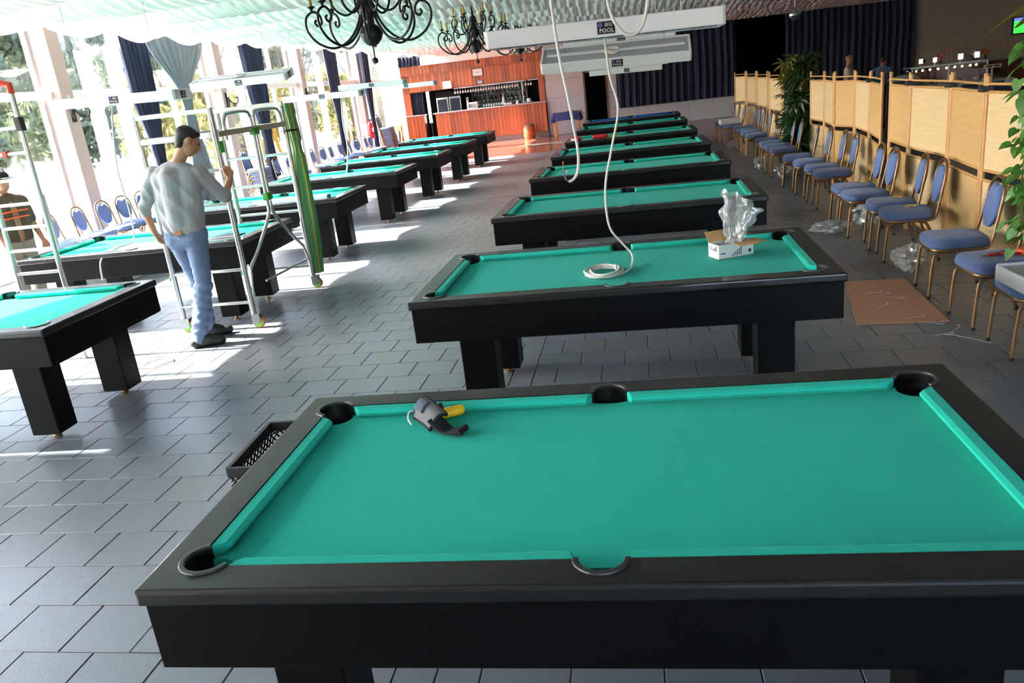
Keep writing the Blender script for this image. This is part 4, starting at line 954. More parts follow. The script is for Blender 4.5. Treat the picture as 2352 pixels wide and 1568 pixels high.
# --- the man in grey at the scaffold
O = Vector((-3.88,6.27,0)); man = thing('person', 'person with short dark hair in a grey sweater and blue jeans, gripping the scaffold post', 'person', tuple(O))
b = MB(); H = Vector((-3.70,6.345,1.735)); fd = Vector((0.66,0.52,-0.50)); r_, f_, u_ = head(b, H, fd, 1.04, (0.25,0.25,1))
SHL, SHR = Vector((-4.035,6.27,1.495)), Vector((-3.665,6.33,1.475)); ELL, WRL = Vector((-4.170,6.225,1.225)), Vector((-4.135,6.235,1.02)); ELR, WRR = Vector((-3.535,6.44,1.245)), Vector((-3.520,6.575,1.385))
b.capsule((-3.815,6.29,1.56), 0.056, H+Vector((-0.045,-0.015,-0.06)), 0.052); b.capsule((-3.83,6.28,1.45), 0.10, (-3.86,6.27,1.05), 0.105); b.capsule(SHL, 0.05, SHR, 0.05)
b.capsule(SHL, 0.046, ELL, 0.038); b.capsule(ELL, 0.038, WRL, 0.027); b.capsule(SHR, 0.046, ELR, 0.038); b.capsule(ELR, 0.039, WRR, 0.028)
hand(b, WRL, (0.38,0.10,-0.9), (0.9,0.1,0.25), 0.42, side=-1, s=1.0)
hand(b, WRR, (-0.30,0.15,0.95), (-0.75,0.55,-0.30), 0.85, side=-1, s=1.0, thumb=0.9)
HPL, HPR = Vector((-3.965,6.28,0.97)), Vector((-3.785,6.27,0.97)); KNL, KNR = Vector((-3.905,6.34,0.545)), Vector((-3.795,6.23,0.535)); ANL, ANR = Vector((-3.965,6.42,0.11)), Vector((-3.885,6.13,0.10))
b.capsule(HPL,0.075,KNL,0.052); b.capsule(KNL,0.052,ANL,0.034); b.capsule(HPR,0.075,KNR,0.052); b.capsule(KNR,0.052,ANR,0.034)
b.capsule(ANL,0.034,ANL+Vector((0.10,0.08,-0.065)),0.03); b.capsule(ANR,0.034,ANR+Vector((0.12,0.05,-0.06)),0.03)
b.v = [tuple(Vector(p)-O) for p in b.v]
body = remeshed(b, 'body', 'skin', man, 0.0075, 3); eyes(man, H, r_, f_, u_, 1.04, O)
hr = MB(); Mh = Matrix((r_, f_, u_)).transposed()
hr.ball(H+u_*0.040-f_*0.024-O, 1, 18, 14, (0.084,0.098,0.084), Mh); hr.ball(H-f_*0.058-u_*0.012-O, 1, 14, 10, (0.070,0.050,0.072), Mh); hr.ball(H+u_*0.078+f_*0.040-O, 1, 12, 8, (0.056,0.036,0.030), Mh)
remeshed(hr, 'hair', 'hair', man, 0.010, 2)
sh = MB(); Z = Vector((0,0,0))
for p0, r0, p1, r1 in (((-3.94,6.27,1.44),0.115,(-3.95,6.26,1.06),0.108),((-3.75,6.29,1.42),0.110,(-3.79,6.26,1.06),0.108),((-3.86,6.24,1.45),0.112,(-3.87,6.23,1.08),0.110),((-4.02,6.27,1.475),0.072,(-3.83,6.285,1.535),0.070),((-3.83,6.285,1.535),0.070,(-3.68,6.32,1.455),0.072),((-3.96,6.27,1.06),0.110,(-3.79,6.26,1.05),0.112)):
    sh.capsule(Vector(p0)-O, r0, Vector(p1)-O, r1, 16)
for A, B, C_ in ((SHL,ELL,WRL),(SHR,ELR,WRR)):
    sh.capsule(A-O, 0.076, B-O, 0.052, 14); sh.capsule(B-O, 0.052, B.lerp(C_, 0.12)-O, 0.050, 12)
wrinkle(remeshed(sh, 'sweater', 'shirt_grey', man, 0.009, 4), 0.020, (10,10,3.4), 2.0)
jn = MB()
for p0, r0, p1, r1 in ((HPL+Vector((0.01,0,0.06)),0.105,HPL,0.104),(HPR+Vector((-0.01,0,0.06)),0.105,HPR,0.106),(HPL,0.100,KNL,0.066),(HPR,0.100,KNR,0.068),(KNL,0.067,ANL+Vector((0,0,-0.02)),0.056),(KNR,0.069,ANR+Vector((0,0,-0.02)),0.060),(HPL+Vector((0,-0.03,-0.03)),0.090,HPR+Vector((0,-0.03,-0.03)),0.090)):
    jn.capsule(Vector(p0)-O, r0, Vector(p1)-O, r1, 16)
for A, B, r in ((KNL,ANL,0.060),(KNR,ANR,0.063)):
    for k in range(6): q = A.lerp(B, 0.05+0.17*k); jn.capsule(q-O+Vector((-0.02,0,0)), r+0.004-0.0012*k, q-O+Vector((0.02,0,0.01)), r+0.004-0.0012*k, 10)
wrinkle(remeshed(jn, 'jeans', 'denim', man, 0.009, 2), 0.010, (8,8,24), 5.0)
MB().box(-0.035,0.035,-0.006,0.006,-0.02,0.02).build('belt_patch', 'leather_tan', man, tuple(Vector((-3.865,6.145,1.015))-O))
for A, dv in ((ANL,Vector((0.85,0.55,0))),(ANR,Vector((0.92,0.36,0)))):
    s_ = MB(); q = A-O; dv.normalize(); q.z = 0.045
    s_.capsule(q-dv*0.05, 0.047, q+dv*0.17+Vector((0,0,-0.006)), 0.043, 12); s_.capsule(q+Vector((0,0,0.035)), 0.056, q+dv*0.09+Vector((0,0,0.012)), 0.050, 12)
    so = remeshed(s_, 'shoe', 'shoe', man, 0.009, 3)
    for v in so.data.vertices: v.co.z = max(v.co.z, 0.002)
# --- the second man, at the left edge
def simple_person(label, loc, facing, h, shirt, trouser, hair, skin='skin2', arms=None, lean=0.0, voxel=0.013, cap=False, stripes=False, sit=False):
    """standing figure built about its own origin, facing the given heading"""
    r = thing('person', label, 'person', loc, facing); k = h/1.75
    def V(x, y, z): return Vector((x+lean*max(0,z-0.95), y, z-0.25*abs(lean)*max(0,z-0.95)))*k
    b = MB(); hc = V(0.03,0,1.63); rr, ff, uu = head(b, hc, (1,0,-0.12-0.4*lean), 1.0*k)
    b.capsule(V(-0.02,0,1.40), 0.055*k, V(0.0,0,1.58), 0.05*k); b.capsule(V(0,0,1.32), 0.11*k, V(0,0,1.0), 0.11*k); b.capsule(V(0,-0.17,1.40), 0.05*k, V(0,0.17,1.40), 0.05*k)
    arms = arms or [((0.02,0.22,1.14),(0.10,0.22,0.90),(0.15,0,-1)),((0.02,-0.22,1.14),(0.10,-0.22,0.90),(0.15,0,-1))]
    for s, (el, wr, hd) in zip((1,-1), arms):
        S = V(0,0.19*s,1.39); E_ = V(*el); W_ = V(*wr); b.capsule(S, 0.045*k, E_, 0.036*k); b.capsule(E_, 0.037*k, W_, 0.026*k); hand(b, W_, hd, (0.3,-s,0), 0.4, side=s, s=k)
    for s in (1,-1):
        b.capsule(V(0,0.09*s,0.94), 0.075*k, V(0.02,0.10*s,0.50), 0.052*k); b.capsule(V(0.02,0.10*s,0.50), 0.05*k, V(-0.02,0.11*s,0.09), 0.034*k); b.capsule(V(-0.02,0.11*s,0.06), 0.034*k, V(0.13,0.12*s,0.04), 0.03*k)
    remeshed(b, 'body', skin, r, voxel*0.75, 2); eyes(r, hc, rr, ff, uu, k, Vector((0,0,0)))
    hm = MB(); Mh = Matrix((rr, ff, uu)).transposed(); hm.ball(hc+uu*0.038*k-ff*0.022*k, 1, 16, 12, (0.082*k,0.098*k,0.082*k), Mh); hm.ball(hc-ff*0.055*k, 1, 12, 8, (0.068*k,0.048*k,0.07*k), Mh); remeshed(hm, 'hair', hair, r, 0.012, 2)
    s_ = MB()
    for p0, r0, p1, r1 in ((V(0,-0.09,1.36),0.115,V(0,-0.08,0.98),0.115),(V(0,0.09,1.36),0.115,V(0,0.08,0.98),0.115),(V(0,-0.17,1.39),0.07,V(0,0,1.44),0.07),(V(0,0.17,1.39),0.07,V(0,0,1.44),0.07)): s_.capsule(p0, r0*k, p1, r1*k, 14)
    for s, (el, wr, hd) in zip((1,-1), arms): s_.capsule(V(0,0.19*s,1.38), 0.07*k, V(0,0.19*s,1.38).lerp(V(*el), 0.8), 0.06*k, 12)
    remeshed(s_, 'shirt', shirt, r, voxel, 4)
    if stripes:
        for z in (1.20, 1.27):
            MB().tube([(0.135*math.cos(a)*k*(1.0), 0.215*math.sin(a)*k, z*k+0.02*math.cos(a)) for a in [2*PI*i/24 for i in range(24)]], 0.010, 5, closed=True).build('stripe', 'orange', r)
    tr = MB()
    for s in (1,-1): tr.capsule(V(0,0.08*s,1.0), 0.108*k, V(0,0.085*s,0.9), 0.105*k, 14); tr.capsule(V(0,0.09*s,0.92), 0.098*k, V(0.02,0.10*s,0.50), 0.076*k, 14); tr.capsule(V(0.02,0.10*s,0.50), 0.076*k, V(-0.02,0.11*s,0.10), 0.06*k, 14)
    remeshed(tr, 'trousers', trouser, r, voxel, 3)
    for s in (1,-1):
        q = MB(); q.capsule(V(-0.05,0.11*s,0.048), 0.042*k, V(0.16,0.125*s,0.042), 0.036*k); so = remeshed(q, 'shoe', 'shoe', r, 0.012, 2)
        for v in so.data.vertices: v.co.z = max(v.co.z, 0.002)
    if cap:
        cm_ = MB(); cm_.ball(hc+uu*0.055*k-ff*0.012*k, 1, 16, 8, (0.088*k,0.104*k,0.07*k), Mh); cm_.ball(hc+uu*0.045*k+ff*0.10*k, 1, 12, 6, (0.07*k,0.075*k,0.008*k), Mh); cm_.build('cap', 'black_cloth', r, smooth=60)
    return r
simple_person('person in a brown T-shirt with orange stripes and a dark cap, behind the ladder', (-6.62,7.55,0), R(-14), 1.63, 'shirt_brown', 'trouser_khaki', 'hair', cap=True, stripes=True, arms=[((0.04,0.22,1.12),(0.16,0.20,0.92),(0.6,0,-0.8)),((0.02,-0.22,1.12),(0.12,-0.22,0.90),(0.3,0,-0.9))])
simple_person('grey-haired person in a beige shirt standing before the navy curtain', (5.30,22.0,0), R(-15), 1.64, 'shirt_beige', 'trouser_khaki', 'hair_grey', voxel=0.02)
simple_person('person in a blue shirt bending over behind the cane screens', (6.05,22.0,0), R(60), 1.56, 'shirt_blue', 'black_cloth', 'hair', lean=0.35, voxel=0.02, arms=[((0.16,0.24,1.10),(0.36,0.20,0.95),(1,0,-0.3)),((0.16,-0.24,1.10),(0.36,-0.20,0.95),(1,0,-0.3))])
simple_person('person in a teal shirt, barely showing above the cane screens', (5.62,21.0,0), R(80), 1.22, 'shirt_teal', 'black_cloth', 'hair', voxel=0.022)
simple_person('dark-haired person in maroon leaning behind the glass counter', (7.15,22.3,0), R(200), 1.33, 'shirt_maroon', 'black_cloth', 'hair', voxel=0.022)
# ============================================================ WOODEN BAR at the back
bar = thing('bar_counter', 'orange-brown plank-fronted bar counter at the back left', 'bar', (-5.1,28.9,0)); BO = Vector((-5.1,28.9,0))
def BP(mb, name, mat, par=None, **k):
    mb.v = [tuple(Vector(p)-BO) for p in mb.v]; return mb.build(name, mat, par or bar, **k)
def planks(root, O_, x0, x1, y, z0, z1, w=0.135, th=0.03, mat='mahogany'):
    n = max(1, round((x1-x0)/w)); w = (x1-x0)/n
    me = MB().box(-w/2+0.004,w/2-0.004,-th/2,th/2,z0,z1).mesh('plank'); me.materials.append(MATS[mat])
    for k in range(n):
        o = bpy.data.objects.new('plank', me); COL.objects.link(o); o.parent = root; o.location = (x0+w*(k+0.5)-O_.x, y-O_.y+random.uniform(-0.003,0.003), -O_.z)
planks(bar, BO, -7.10, -3.10, 28.86, 0.19, 1.165)
BP(MB().box(-7.10,-3.10,28.885,29.0,0.02,1.165), 'carcass', 'dark_red'); BP(MB().box(-7.12,-3.08,28.86,29.0,0,0.19), 'plinth', 'stone')
BP(MB().box(-7.16,-3.06,28.78,29.38,1.165,1.21), 'worktop', 'counter', bevel=0.008)
fas = thing('bar_canopy', 'plank fascia of the wooden bar with two projecting ledges', 'canopy', (-5.6,29.0,2.0)); FO = Vector((-5.6,29.0,2.0))
planks(fas, FO, -8.2, -3.08, 28.98, 2.02, 2.56); planks(fas, FO, -8.2, -3.08, 29.0, 2.60, 2.90)
def FP(mb, name, mat, **k): mb.v = [tuple(Vector(p)-FO) for p in mb.v]; return mb.build(name, mat, fas, **k)
FP(MB().box(-8.2,-3.06,28.90,29.04,2.56,2.60), 'ledge', 'mahogany', bevel=0.004); FP(MB().box(-8.2,-3.06,28.90,29.04,1.98,2.02), 'ledge', 'mahogany', bevel=0.004)
FP(MB().box(-8.2,-3.08,29.02,29.06,2.0,2.92), 'backing', 'dark_red')
FP(MB().box(-3.31,-3.10,28.95,29.05,1.21,1.98), 'side_post', 'mahogany'); FP(MB().box(-8.2,-7.96,28.95,29.05,1.22,1.98), 'side_post', 'mahogany')
FP(MB().box(-3.92,-3.88,29.05,29.09,1.21,1.98), 'divider', 'steel')
cab = thing('bar_cabinet', 'low wooden cabinet at the left end of the bar', 'cabinet', (-7.85,28.95,0)); CO = Vector((-7.85,28.95,0))
planks(cab, CO, -8.2, -7.52, 28.90, 0.02, 1.17); mbx = MB().box(-0.35,0.33,-0.02,0.25,0,1.16); mbx.build('carcass', 'dark_red', cab); MB().box(-0.36,0.36,-0.09,0.28,1.17,1.205).build('worktop', 'counter', cab, bevel=0.006)
MB().ball((0.16,-0.08,0.9), 0.018, 8, 6).build('knob', 'brass', cab)
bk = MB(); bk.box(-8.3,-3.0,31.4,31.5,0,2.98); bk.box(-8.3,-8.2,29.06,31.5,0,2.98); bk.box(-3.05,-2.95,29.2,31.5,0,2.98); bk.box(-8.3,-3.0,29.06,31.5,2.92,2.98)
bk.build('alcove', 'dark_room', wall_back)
# fridge, mirror shelves and what stands on them
fr = thing('drinks_fridge', 'black double-door drinks fridge behind the bar', 'fridge', (-6.82,30.0,0))
MB().box(-0.48,0.48,0.06,0.6,0,1.92).build('body', 'black_clip', fr, bevel=0.01)
for s in (-1, 1):
    dr = MB().box(s*0.24-0.22,s*0.24+0.22,0.02,0.055,0.16,1.70).build('door', 'steel', fr); MB().box(s*0.24-0.18,s*0.24+0.18,0.012,0.02,0.22,1.64).build('pane', 'slate_cloth', dr); MB().box(s*0.05-0.01,s*0.05+0.01,-0.02,0.012,0.7,1.2).build('handle', 'chrome', dr)
MB().box(-0.46,0.46,0.02,0.06,1.73,1.90).build('header', 'black_cloth', fr)
sh = thing('bottle_shelf', 'pale shelf unit full of bottles behind the bar', 'shelf', (-5.1,31.1,0))
MB().box(-1.0,1.1,0.10,0.14,0.9,2.05).build('mirror_back', 'lamp_grey', sh)
for z in (0.95,1.28,1.62): MB().box(-1.0,1.1,-0.12,0.10,z,z+0.025).build('shelf_board', 'lamp_white', sh)
for x in (-1.0,0.05,1.1): MB().box(x-0.02,x+0.02,-0.12,0.14,0.0,2.05).build('upright', 'mahogany', sh)
def bottle_proto(mat):
    return MB().lathe([(0.036,0),(0.038,0.01),(0.038,0.17),(0.030,0.20),(0.013,0.23),(0.012,0.285),(0.015,0.288),(0.015,0.30)], 12)
BT = ['bottle_green','bottle_dark','bottle_clear','bottle_amber']; bmesh_ = {}
for m_ in BT: me = bottle_proto(m_).mesh('bottle'); me.materials.append(MATS[m_]); bmesh_[m_] = me
lm = MB().box(-0.0385,0.0385,-0.0392,-0.036,0.05,0.13).mesh('bottle_label'); lm.materials.append(MATS['paper'])
bn = 0
for row, z in enumerate((0.975,1.305,1.645)):
    for k in range(13):
        m_ = BT[(k*3+row*5) % 4]; o = bpy.data.objects.new('bottle', bmesh_[m_]); COL.objects.link(o); o.location = (-6.0+0.155*k+random.uniform(-0.02,0.02), 31.08+random.uniform(-0.03,0.04), z)
        tag(o, '%s bottle, %s from the left on the %s shelf behind the bar' % ({'bottle_green':'green','bottle_dark':'dark','bottle_clear':'clear','bottle_amber':'amber'}[m_], NTH[k], ('lower','middle','upper')[row]), 'bottle', 'bottles behind the bar')
        l2 = bpy.data.objects.new('bottle_label', lm); COL.objects.link(l2); l2.parent = o
gm = MB().lathe([(0.030,0),(0.031,0.003),(0.004,0.006),(0.004,-0.06),(0.010,-0.068),(0.032,-0.10),(0.034,-0.13),(0.028,-0.165)], 10).mesh('wine_glass'); gm.materials.append(MATS['porcelain'])
rk = thing('glass_rack', 'steel glass rack hung under the bar canopy', 'rack', (-5.0,29.2,1.955)); MB().box(-1.4,1.2,-0.02,0.02,0,0.02).build('rail', 'chrome', rk); MB().box(1.3,1.75,-0.02,0.02,0,0.02).build('rail', 'chrome', rk)
gi = 0
for k in range(30):
    x = -6.35+0.095*k
    if -3.98 < x < -3.80: continue
    o = bpy.data.objects.new('wine_glass', gm); COL.objects.link(o); o.location = (x, 29.2, 1.95)
    tag(o, 'upturned glass hanging in the rack under the bar canopy', 'glass', 'glasses hung over the bar')
cup = MB().lathe([(0.030,0),(0.042,0.02),(0.048,0.075),(0.044,0.075),(0.036,0.02),(0.0,0.012)], 14)
t = thing('coffee_cup', 'white cup on a saucer at the right end of the bar worktop', 'cup', (-3.70,29.0,1.21)); MB().lathe([(0.05,0),(0.105,0.018),(0.103,0.022),(0.05,0.006)], 18).build('saucer', 'porcelain', t, smooth=60); cup.build('cup', 'bottle_clear', t, (0,0,0.012), smooth=60); 
t.scale = (1.7,1.7,1.7)
for k, x in enumerate((-4.55,-4.45,-4.36)):
    o = cup.build('coffee_cup', 'porcelain', None, (x,29.08,1.21), smooth=60); tag(o, 'small white cup standing by the clear bottle on the bar, %s of three' % NTH[k], 'cup', 'cups on the bar')
o = bpy.data.objects.new('bottle', bmesh_['bottle_clear']); COL.objects.link(o); o.location = (-4.62,29.1,1.21); o.scale = (1.3,1.3,1.35); tag(o, 'tall clear bottle standing on the bar worktop', 'bottle')
t = thing('beer_tap', 'white beer tap tower on the bar worktop', 'beer tap', (-5.92,29.1,1.21)); MB().lathe([(0.06,0),(0.06,0.02),(0.04,0.03),(0.04,0.36),(0.05,0.38),(0.03,0.42)], 16).build('tower', 'porcelain', t, smooth=40); MB().tube([(0,-0.04,0.30),(0,-0.11,0.30),(0,-0.12,0.24)], 0.012, 8).build('spout', 'chrome', t); MB().tube([(0,-0.08,0.31),(0,-0.10,0.44)], 0.014, 8).build('handle', 'bottle_green', t)
t = thing('coffee_machine', 'pale steel coffee machine on the bar worktop', 'coffee machine', (-5.72,29.15,1.21)); MB().box(-0.16,0.16,-0.12,0.14,0,0.06).build('tray', 'steel', t); MB().box(-0.16,0.16,0.0,0.14,0.06,0.22).build('body', 'porcelain', t, bevel=0.012); MB().box(-0.15,0.15,-0.12,0.0,0.17,0.23).build('head', 'porcelain', t, bevel=0.01); MB().tube([(0.05,-0.07,0.17),(0.05,-0.07,0.12)], 0.012, 8).build('spout', 'chrome', t)
t = thing('serving_tray', 'dark tray of upturned tumblers on the bar worktop', 'tray', (-5.0,29.12,1.21)); MB().box(-0.42,0.36,-0.10,0.14,0,0.03).build('tray', 'black_clip', t, bevel=0.006)
for k in range(8): MB().lathe([(0.035,0.03),(0.030,0.10),(0.028,0.102)], 10, (-0.34+0.09*k,0.02,0)).build('tumbler', 'bottle_clear', t, smooth=40)
o = MB().lathe([(0.05,0),(0.055,0.05),(0.03,0.10),(0.03,0.13)], 12).build('sugar_pot', 'porcelain', None, (-4.12,29.08,1.21), smooth=40); tag(o, 'squat white pot on the bar left of the cup and saucer', 'pot')
t = thing('fluorescent_tube', 'bright white fluorescent tube standing upright at the left of the bar', 'lamp', (-7.40,29.3,0.86)); MB().tube([(0,0,0.03),(0,0,1.10)], 0.055, 12).build('tube', 'tube_light', t, smooth=50)
for z in (0.0,1.10): MB().lathe([(0.06,z),(0.06,z+0.03)], 12).build('cap', 'porcelain', t)
MB().tube([(0,0.02,-0.86),(0,0.02,0.0)], 0.012, 8).build('stand', 'steel', t)
o = curtain_mesh(0, 1.22, 0.42, 2.0, STR, 4, 0.02, 30, 3, 2).build('small_curtain', 'navy', None, (-7.74,29.12,0), smooth=180); tag(o, 'small navy curtain above the bar cabinet', 'curtain')
def framed(label, x0, x1, z0, z1, y, mat='ink_black', art=None, w=0.02):
    t = thing('picture_frame', label, 'picture', ((x0+x1)/2,y,z0)); a = (x1-x0)/2; h = z1-z0
    f = MB(); f.box(-a,a,-0.015,0.015,0,w); f.box(-a,a,-0.015,0.015,h-w,h); f.box(-a,-a+w,-0.015,0.015,w,h-w); f.box(a-w,a,-0.015,0.015,w,h-w); f.build('frame', mat, t); MB().box(-a+w,a-w,-0.004,0.012,w,h-w).build('print', 'paper', t)
    if art: art(t, a, h)
    return t
def art1(t, a, h):
    for k, (x, z, rr) in enumerate(((-0.06,0.15,0.022),(0.0,0.14,0.03),(0.06,0.16,0.02))): MB().lathe([(rr,0),(rr,0.002)], 10, (0,0,0), Matrix.Translation((x,-0.004,z)) @ Matrix.Rotation(R(90),4,'X')).build('drawing', 'lamp_grey', t)
    MB().box(-a+0.02,a-0.02,-0.006,-0.004,0.03,0.045).build('stripe', 'brass', t)
framed('framed white notice with a drawing, high on the wooden bar fascia', -5.61, -5.22, 2.27, 2.56, 28.945, art=art1)
framed('plain white notice board hung at the lower left of the bar fascia', -6.70, -6.38, 1.99, 2.25, 28.87, 'paper')
framed('small white sign with dark lines under the framed notice', -5.47, -5.25, 2.02, 2.16, 28.945, 'slate_cloth', lambda t,a,h: [MB().box(-a+0.03,a-0.03,-0.006,-0.004,z,z+0.008).build('text_line', 'slate_cloth', t) for z in (0.04,0.07,0.10)])
t = thing('barrel_bin', 'orange barrel-shaped bin with a dark lid in front of the bar', 'bin', (-3.72,28.45,0))
MB().lathe([(0.17,0),(0.20,0.08),(0.21,0.22),(0.20,0.34),(0.17,0.42)], 20).build('body', 'barrel', t, smooth=50); MB().lathe([(0.175,0.42),(0.18,0.46),(0.15,0.50),(0.0,0.505)], 20).build('lid', 'bark', t, smooth=50)
for z in (0.09,0.34): MB().lathe([(0.203,z-0.012),(0.206,z),(0.203,z+0.012)], 20).build('hoop', 'bark', t, smooth=50)
t = thing('side_table', 'small pine table under a blue cloth against the white wall', 'table', (-2.35,28.1,0)); MB().box(-0.48,0.48,-0.30,0.30,0.74,0.78).build('tabletop', 'pine', t)
for sx in (-0.40,0.40):
    for sy in (-0.24,0.24): MB().box(sx-0.035,sx+0.035,sy-0.035,sy+0.035,0,0.74).build('leg', 'pine', t, bevel=0.006)
def cloth_pt(a, b):
    ang = 2*PI*a; c_, s_ = math.cos(ang), math.sin(ang); e = 0.22; rx, ry = 0.495, 0.315
    x = rx*math.copysign(abs(c_)**e, c_); y = ry*math.copysign(abs(s_)**e, s_)
    if b < 0.4: k = b/0.4; return (x*k, y*k, 0.786)
    d = (b-0.4)/0.6; fl = 1+0.05*d*math.sin(ang*11)*1.2+0.05*d; return (x*fl, y*fl, 0.786-0.004-0.25*d-0.05*d*abs(math.sin(ang*2)))
o = MB().grid(cloth_pt, 96, 10).build('tablecloth', 'tablecloth', None, (-2.35,28.1,0), smooth=60); tag(o, 'blue cloth draped over the small pine table', 'tablecloth')
o = MB().box(-0.14,0.14,-0.02,0.02,0,0.02).build('dark_tray', 'black_clip', None, (-2.2,28.25,0.788), (0,0,0.2)); o.name = 'folder'; tag(o, 'flat dark folder on the blue tablecloth', 'folder')
for k, (x, y, a, l) in enumerate(((-3.25,25.3,0.1,0.9),(-3.0,25.1,0.35,0.8),(-2.75,25.35,-0.2,0.9),(-2.4,25.5,0.05,1.0),(-3.1,25.5,-0.4,0.6))):
    o = MB().box(-l/2,l/2,-0.025,0.025,0,0.012+0.004*k).build('wood_strip', 'trouser_khaki', None, (x,y,0.001), (0,0,a)); tag(o, 'pale strip lying on the red floor before the bar, %s from the left' % NTH[[0,2,3,4,1][k]], 'strip', 'strips on the red floor')
# A-board, extinguisher, stand, bags by the window
t = thing('menu_board', 'wooden easel board with a framed menu by the far window', 'menu board', (-8.35,27.6,0), R(-25)); MB().box(-0.26,0.26,0.02,0.05,0,1.0).build('board', 'pine', t, rot=(R(-8),0,0)); MB().box(-0.26,0.26,0.22,0.25,0,0.95).build('rear_leg', 'pine', t, rot=(R(8),0,0))
f = MB(); f.box(-0.16,0.16,-0.01,0.02,0.30,0.33); f.box(-0.16,0.16,-0.01,0.02,0.82,0.85); f.box(-0.16,-0.12,-0.01,0.02,0.33,0.82); f.box(0.12,0.16,-0.01,0.02,0.33,0.82); f.build('frame', 'ink_black', t, rot=(R(-8),0,0)); MB().box(-0.12,0.12,0.005,0.02,0.33,0.82).build('menu', 'paper', t, rot=(R(-8),0,0)); MB().box(-0.05,0.05,0.0,0.005,0.5,0.68).build('drawing', 'shirt_maroon', t, rot=(R(-8),0,0))
t = thing('fire_extinguisher', 'red fire extinguisher hanging by the far windows', 'extinguisher', (-8.55,25.75,0.72)); MB().lathe([(0.085,0),(0.09,0.02),(0.09,0.42),(0.05,0.50),(0.025,0.52),(0.025,0.56)], 18).build('cylinder', 'red_ext', t, smooth=50); MB().box(-0.03,0.09,-0.015,0.015,0.56,0.60).build('valve', 'black_clip', t); MB().tube(spline([(0.05,0,0.57),(0.12,0,0.5),(0.12,0,0.25),(0.11,0,0.12)],4), 0.013, 7).build('hose', 'rubber', t); MB().box(-0.02,0.092,-0.06,0.06,0.2,0.34).build('data_label', 'paper', t)
MB().box(-0.16,-0.08,-0.05,0.05,0.38,0.46).build('wall_bracket', 'steel', t); MB().box(-0.235,-0.16,-0.02,0.02,-0.72,0.46).build('wall_post', 'white_paint', t)
for k, (x, y, z, s) in enumerate(((-7.85,16.15,0.0,0.22),(-7.75,16.75,0.0,0.20),(-7.7,17.15,0.0,0.18))):
    m_ = MB(); m_.ball((0,0,s*0.75), s, 14, 10, (1.3,1.0,0.8)); m_.capsule((-s*0.6,0,s*0.9), s*0.5, (s*0.6,0.05,s*1.0), s*0.45)
    o = remeshed(m_, 'black_bag', 'black_cloth', None, 0.03, 2); o.location = (x,y,0); 
    zm = min(v.co.z for v in o.data.vertices); o.location.z = -zm+0.002
    tag(o, 'black bag slumped by the chair stack, %s from the left' % NTH[k], 'bag', 'bags by the chair stack')
# ============================================================ THINGS ON AND AROUND THE NEAR TABLES
# strap holder with a yellow tool on the nearest table
t = thing('wrist_brace', 'grey padded wrist brace with a black strap lying on the nearest cloth', 'wrist brace', (-0.80,2.53,ZF)); q = Vector((-0.80,2.53,ZF))
PA, PB, PC, PD = Vector((-0.868,2.575,0.772)), Vector((-0.778,2.462,0.771)), Vector((-0.728,2.525,0.800)), Vector((-0.828,2.628,0.826))
def pad_(a, b):
    p = PA.lerp(PB, a).lerp(PD.lerp(PC, a), b); return p-q+Vector((0,0,0.020*math.sin(PI*b)+0.006*math.sin(PI*a)))
MB().grid(pad_, 16, 12).build('pad', 'grey_cloth', t, solid=0.010, smooth=60)
MB().grid(lambda a,b: pad_(0.02+0.42*a, 0.22+0.60*b)+Vector((-0.003,-0.006,0.007)), 8, 8).build('patch', 'slate_cloth', t, solid=0.008, smooth=60)
for fn_ in ((lambda k: pad_(k, 0.0)), (lambda k: pad_(k, 1.0)), (lambda k: pad_(0.0, k)), (lambda k: pad_(1.0, k))): MB().tube([fn_(i/12) for i in range(13)], 0.0065, 6).build('edging', 'black_cloth', t)
SP = spline([(-0.775,2.50,0.800),(-0.745,2.475,0.785),(-0.715,2.455,0.774),(-0.690,2.440,0.772),(-0.655,2.432,0.776)], 5)
def strap_(a, b):
    i_ = a*(len(SP)-1); k_ = min(int(i_), len(SP)-2); p = SP[k_].lerp(SP[k_+1], i_-k_); return p-q+Vector((0.018,0.046,0.004*math.sin(5*a)))*(b-0.5)*1.25+Vector((0,0,0.006*math.sin(9*a)*b))
MB().grid(strap_, 20, 4).build('strap', 'black_cloth', t, solid=0.005, smooth=60)
MB().tube([Vector((-0.666,2.405,0.778))-q, Vector((-0.646,2.455,0.780))-q], 0.012, 8).build('strap_roll', 'black_cloth', t, smooth=60)
MB().tube(spline([Vector(p)-q for p in ((-0.868,2.585,0.795),(-0.882,2.570,0.795),(-0.880,2.545,0.780),(-0.862,2.520,0.768))],5), 0.003, 6).build('hook', 'lamp_white', t)
t = thing('cable_cutter', 'yellow hand tool with a black knob behind the wrist brace', 'tool', (-0.735,2.575,ZF+0.001), R(25))
m_ = MB(); m_.capsule((-0.03,0,0.022), 0.020, (0.045,0.01,0.020), 0.020); m_.capsule((0.0,0.02,0.022), 0.016, (0.05,0.012,0.018), 0.014); y_ = remeshed(m_, 'body', 'yellow_plastic', t, 0.005, 3)
MB().tube([(-0.02,0.01,0.03),(-0.022,0.012,0.062)], 0.007, 8).build('knob', 'black_clip', t)
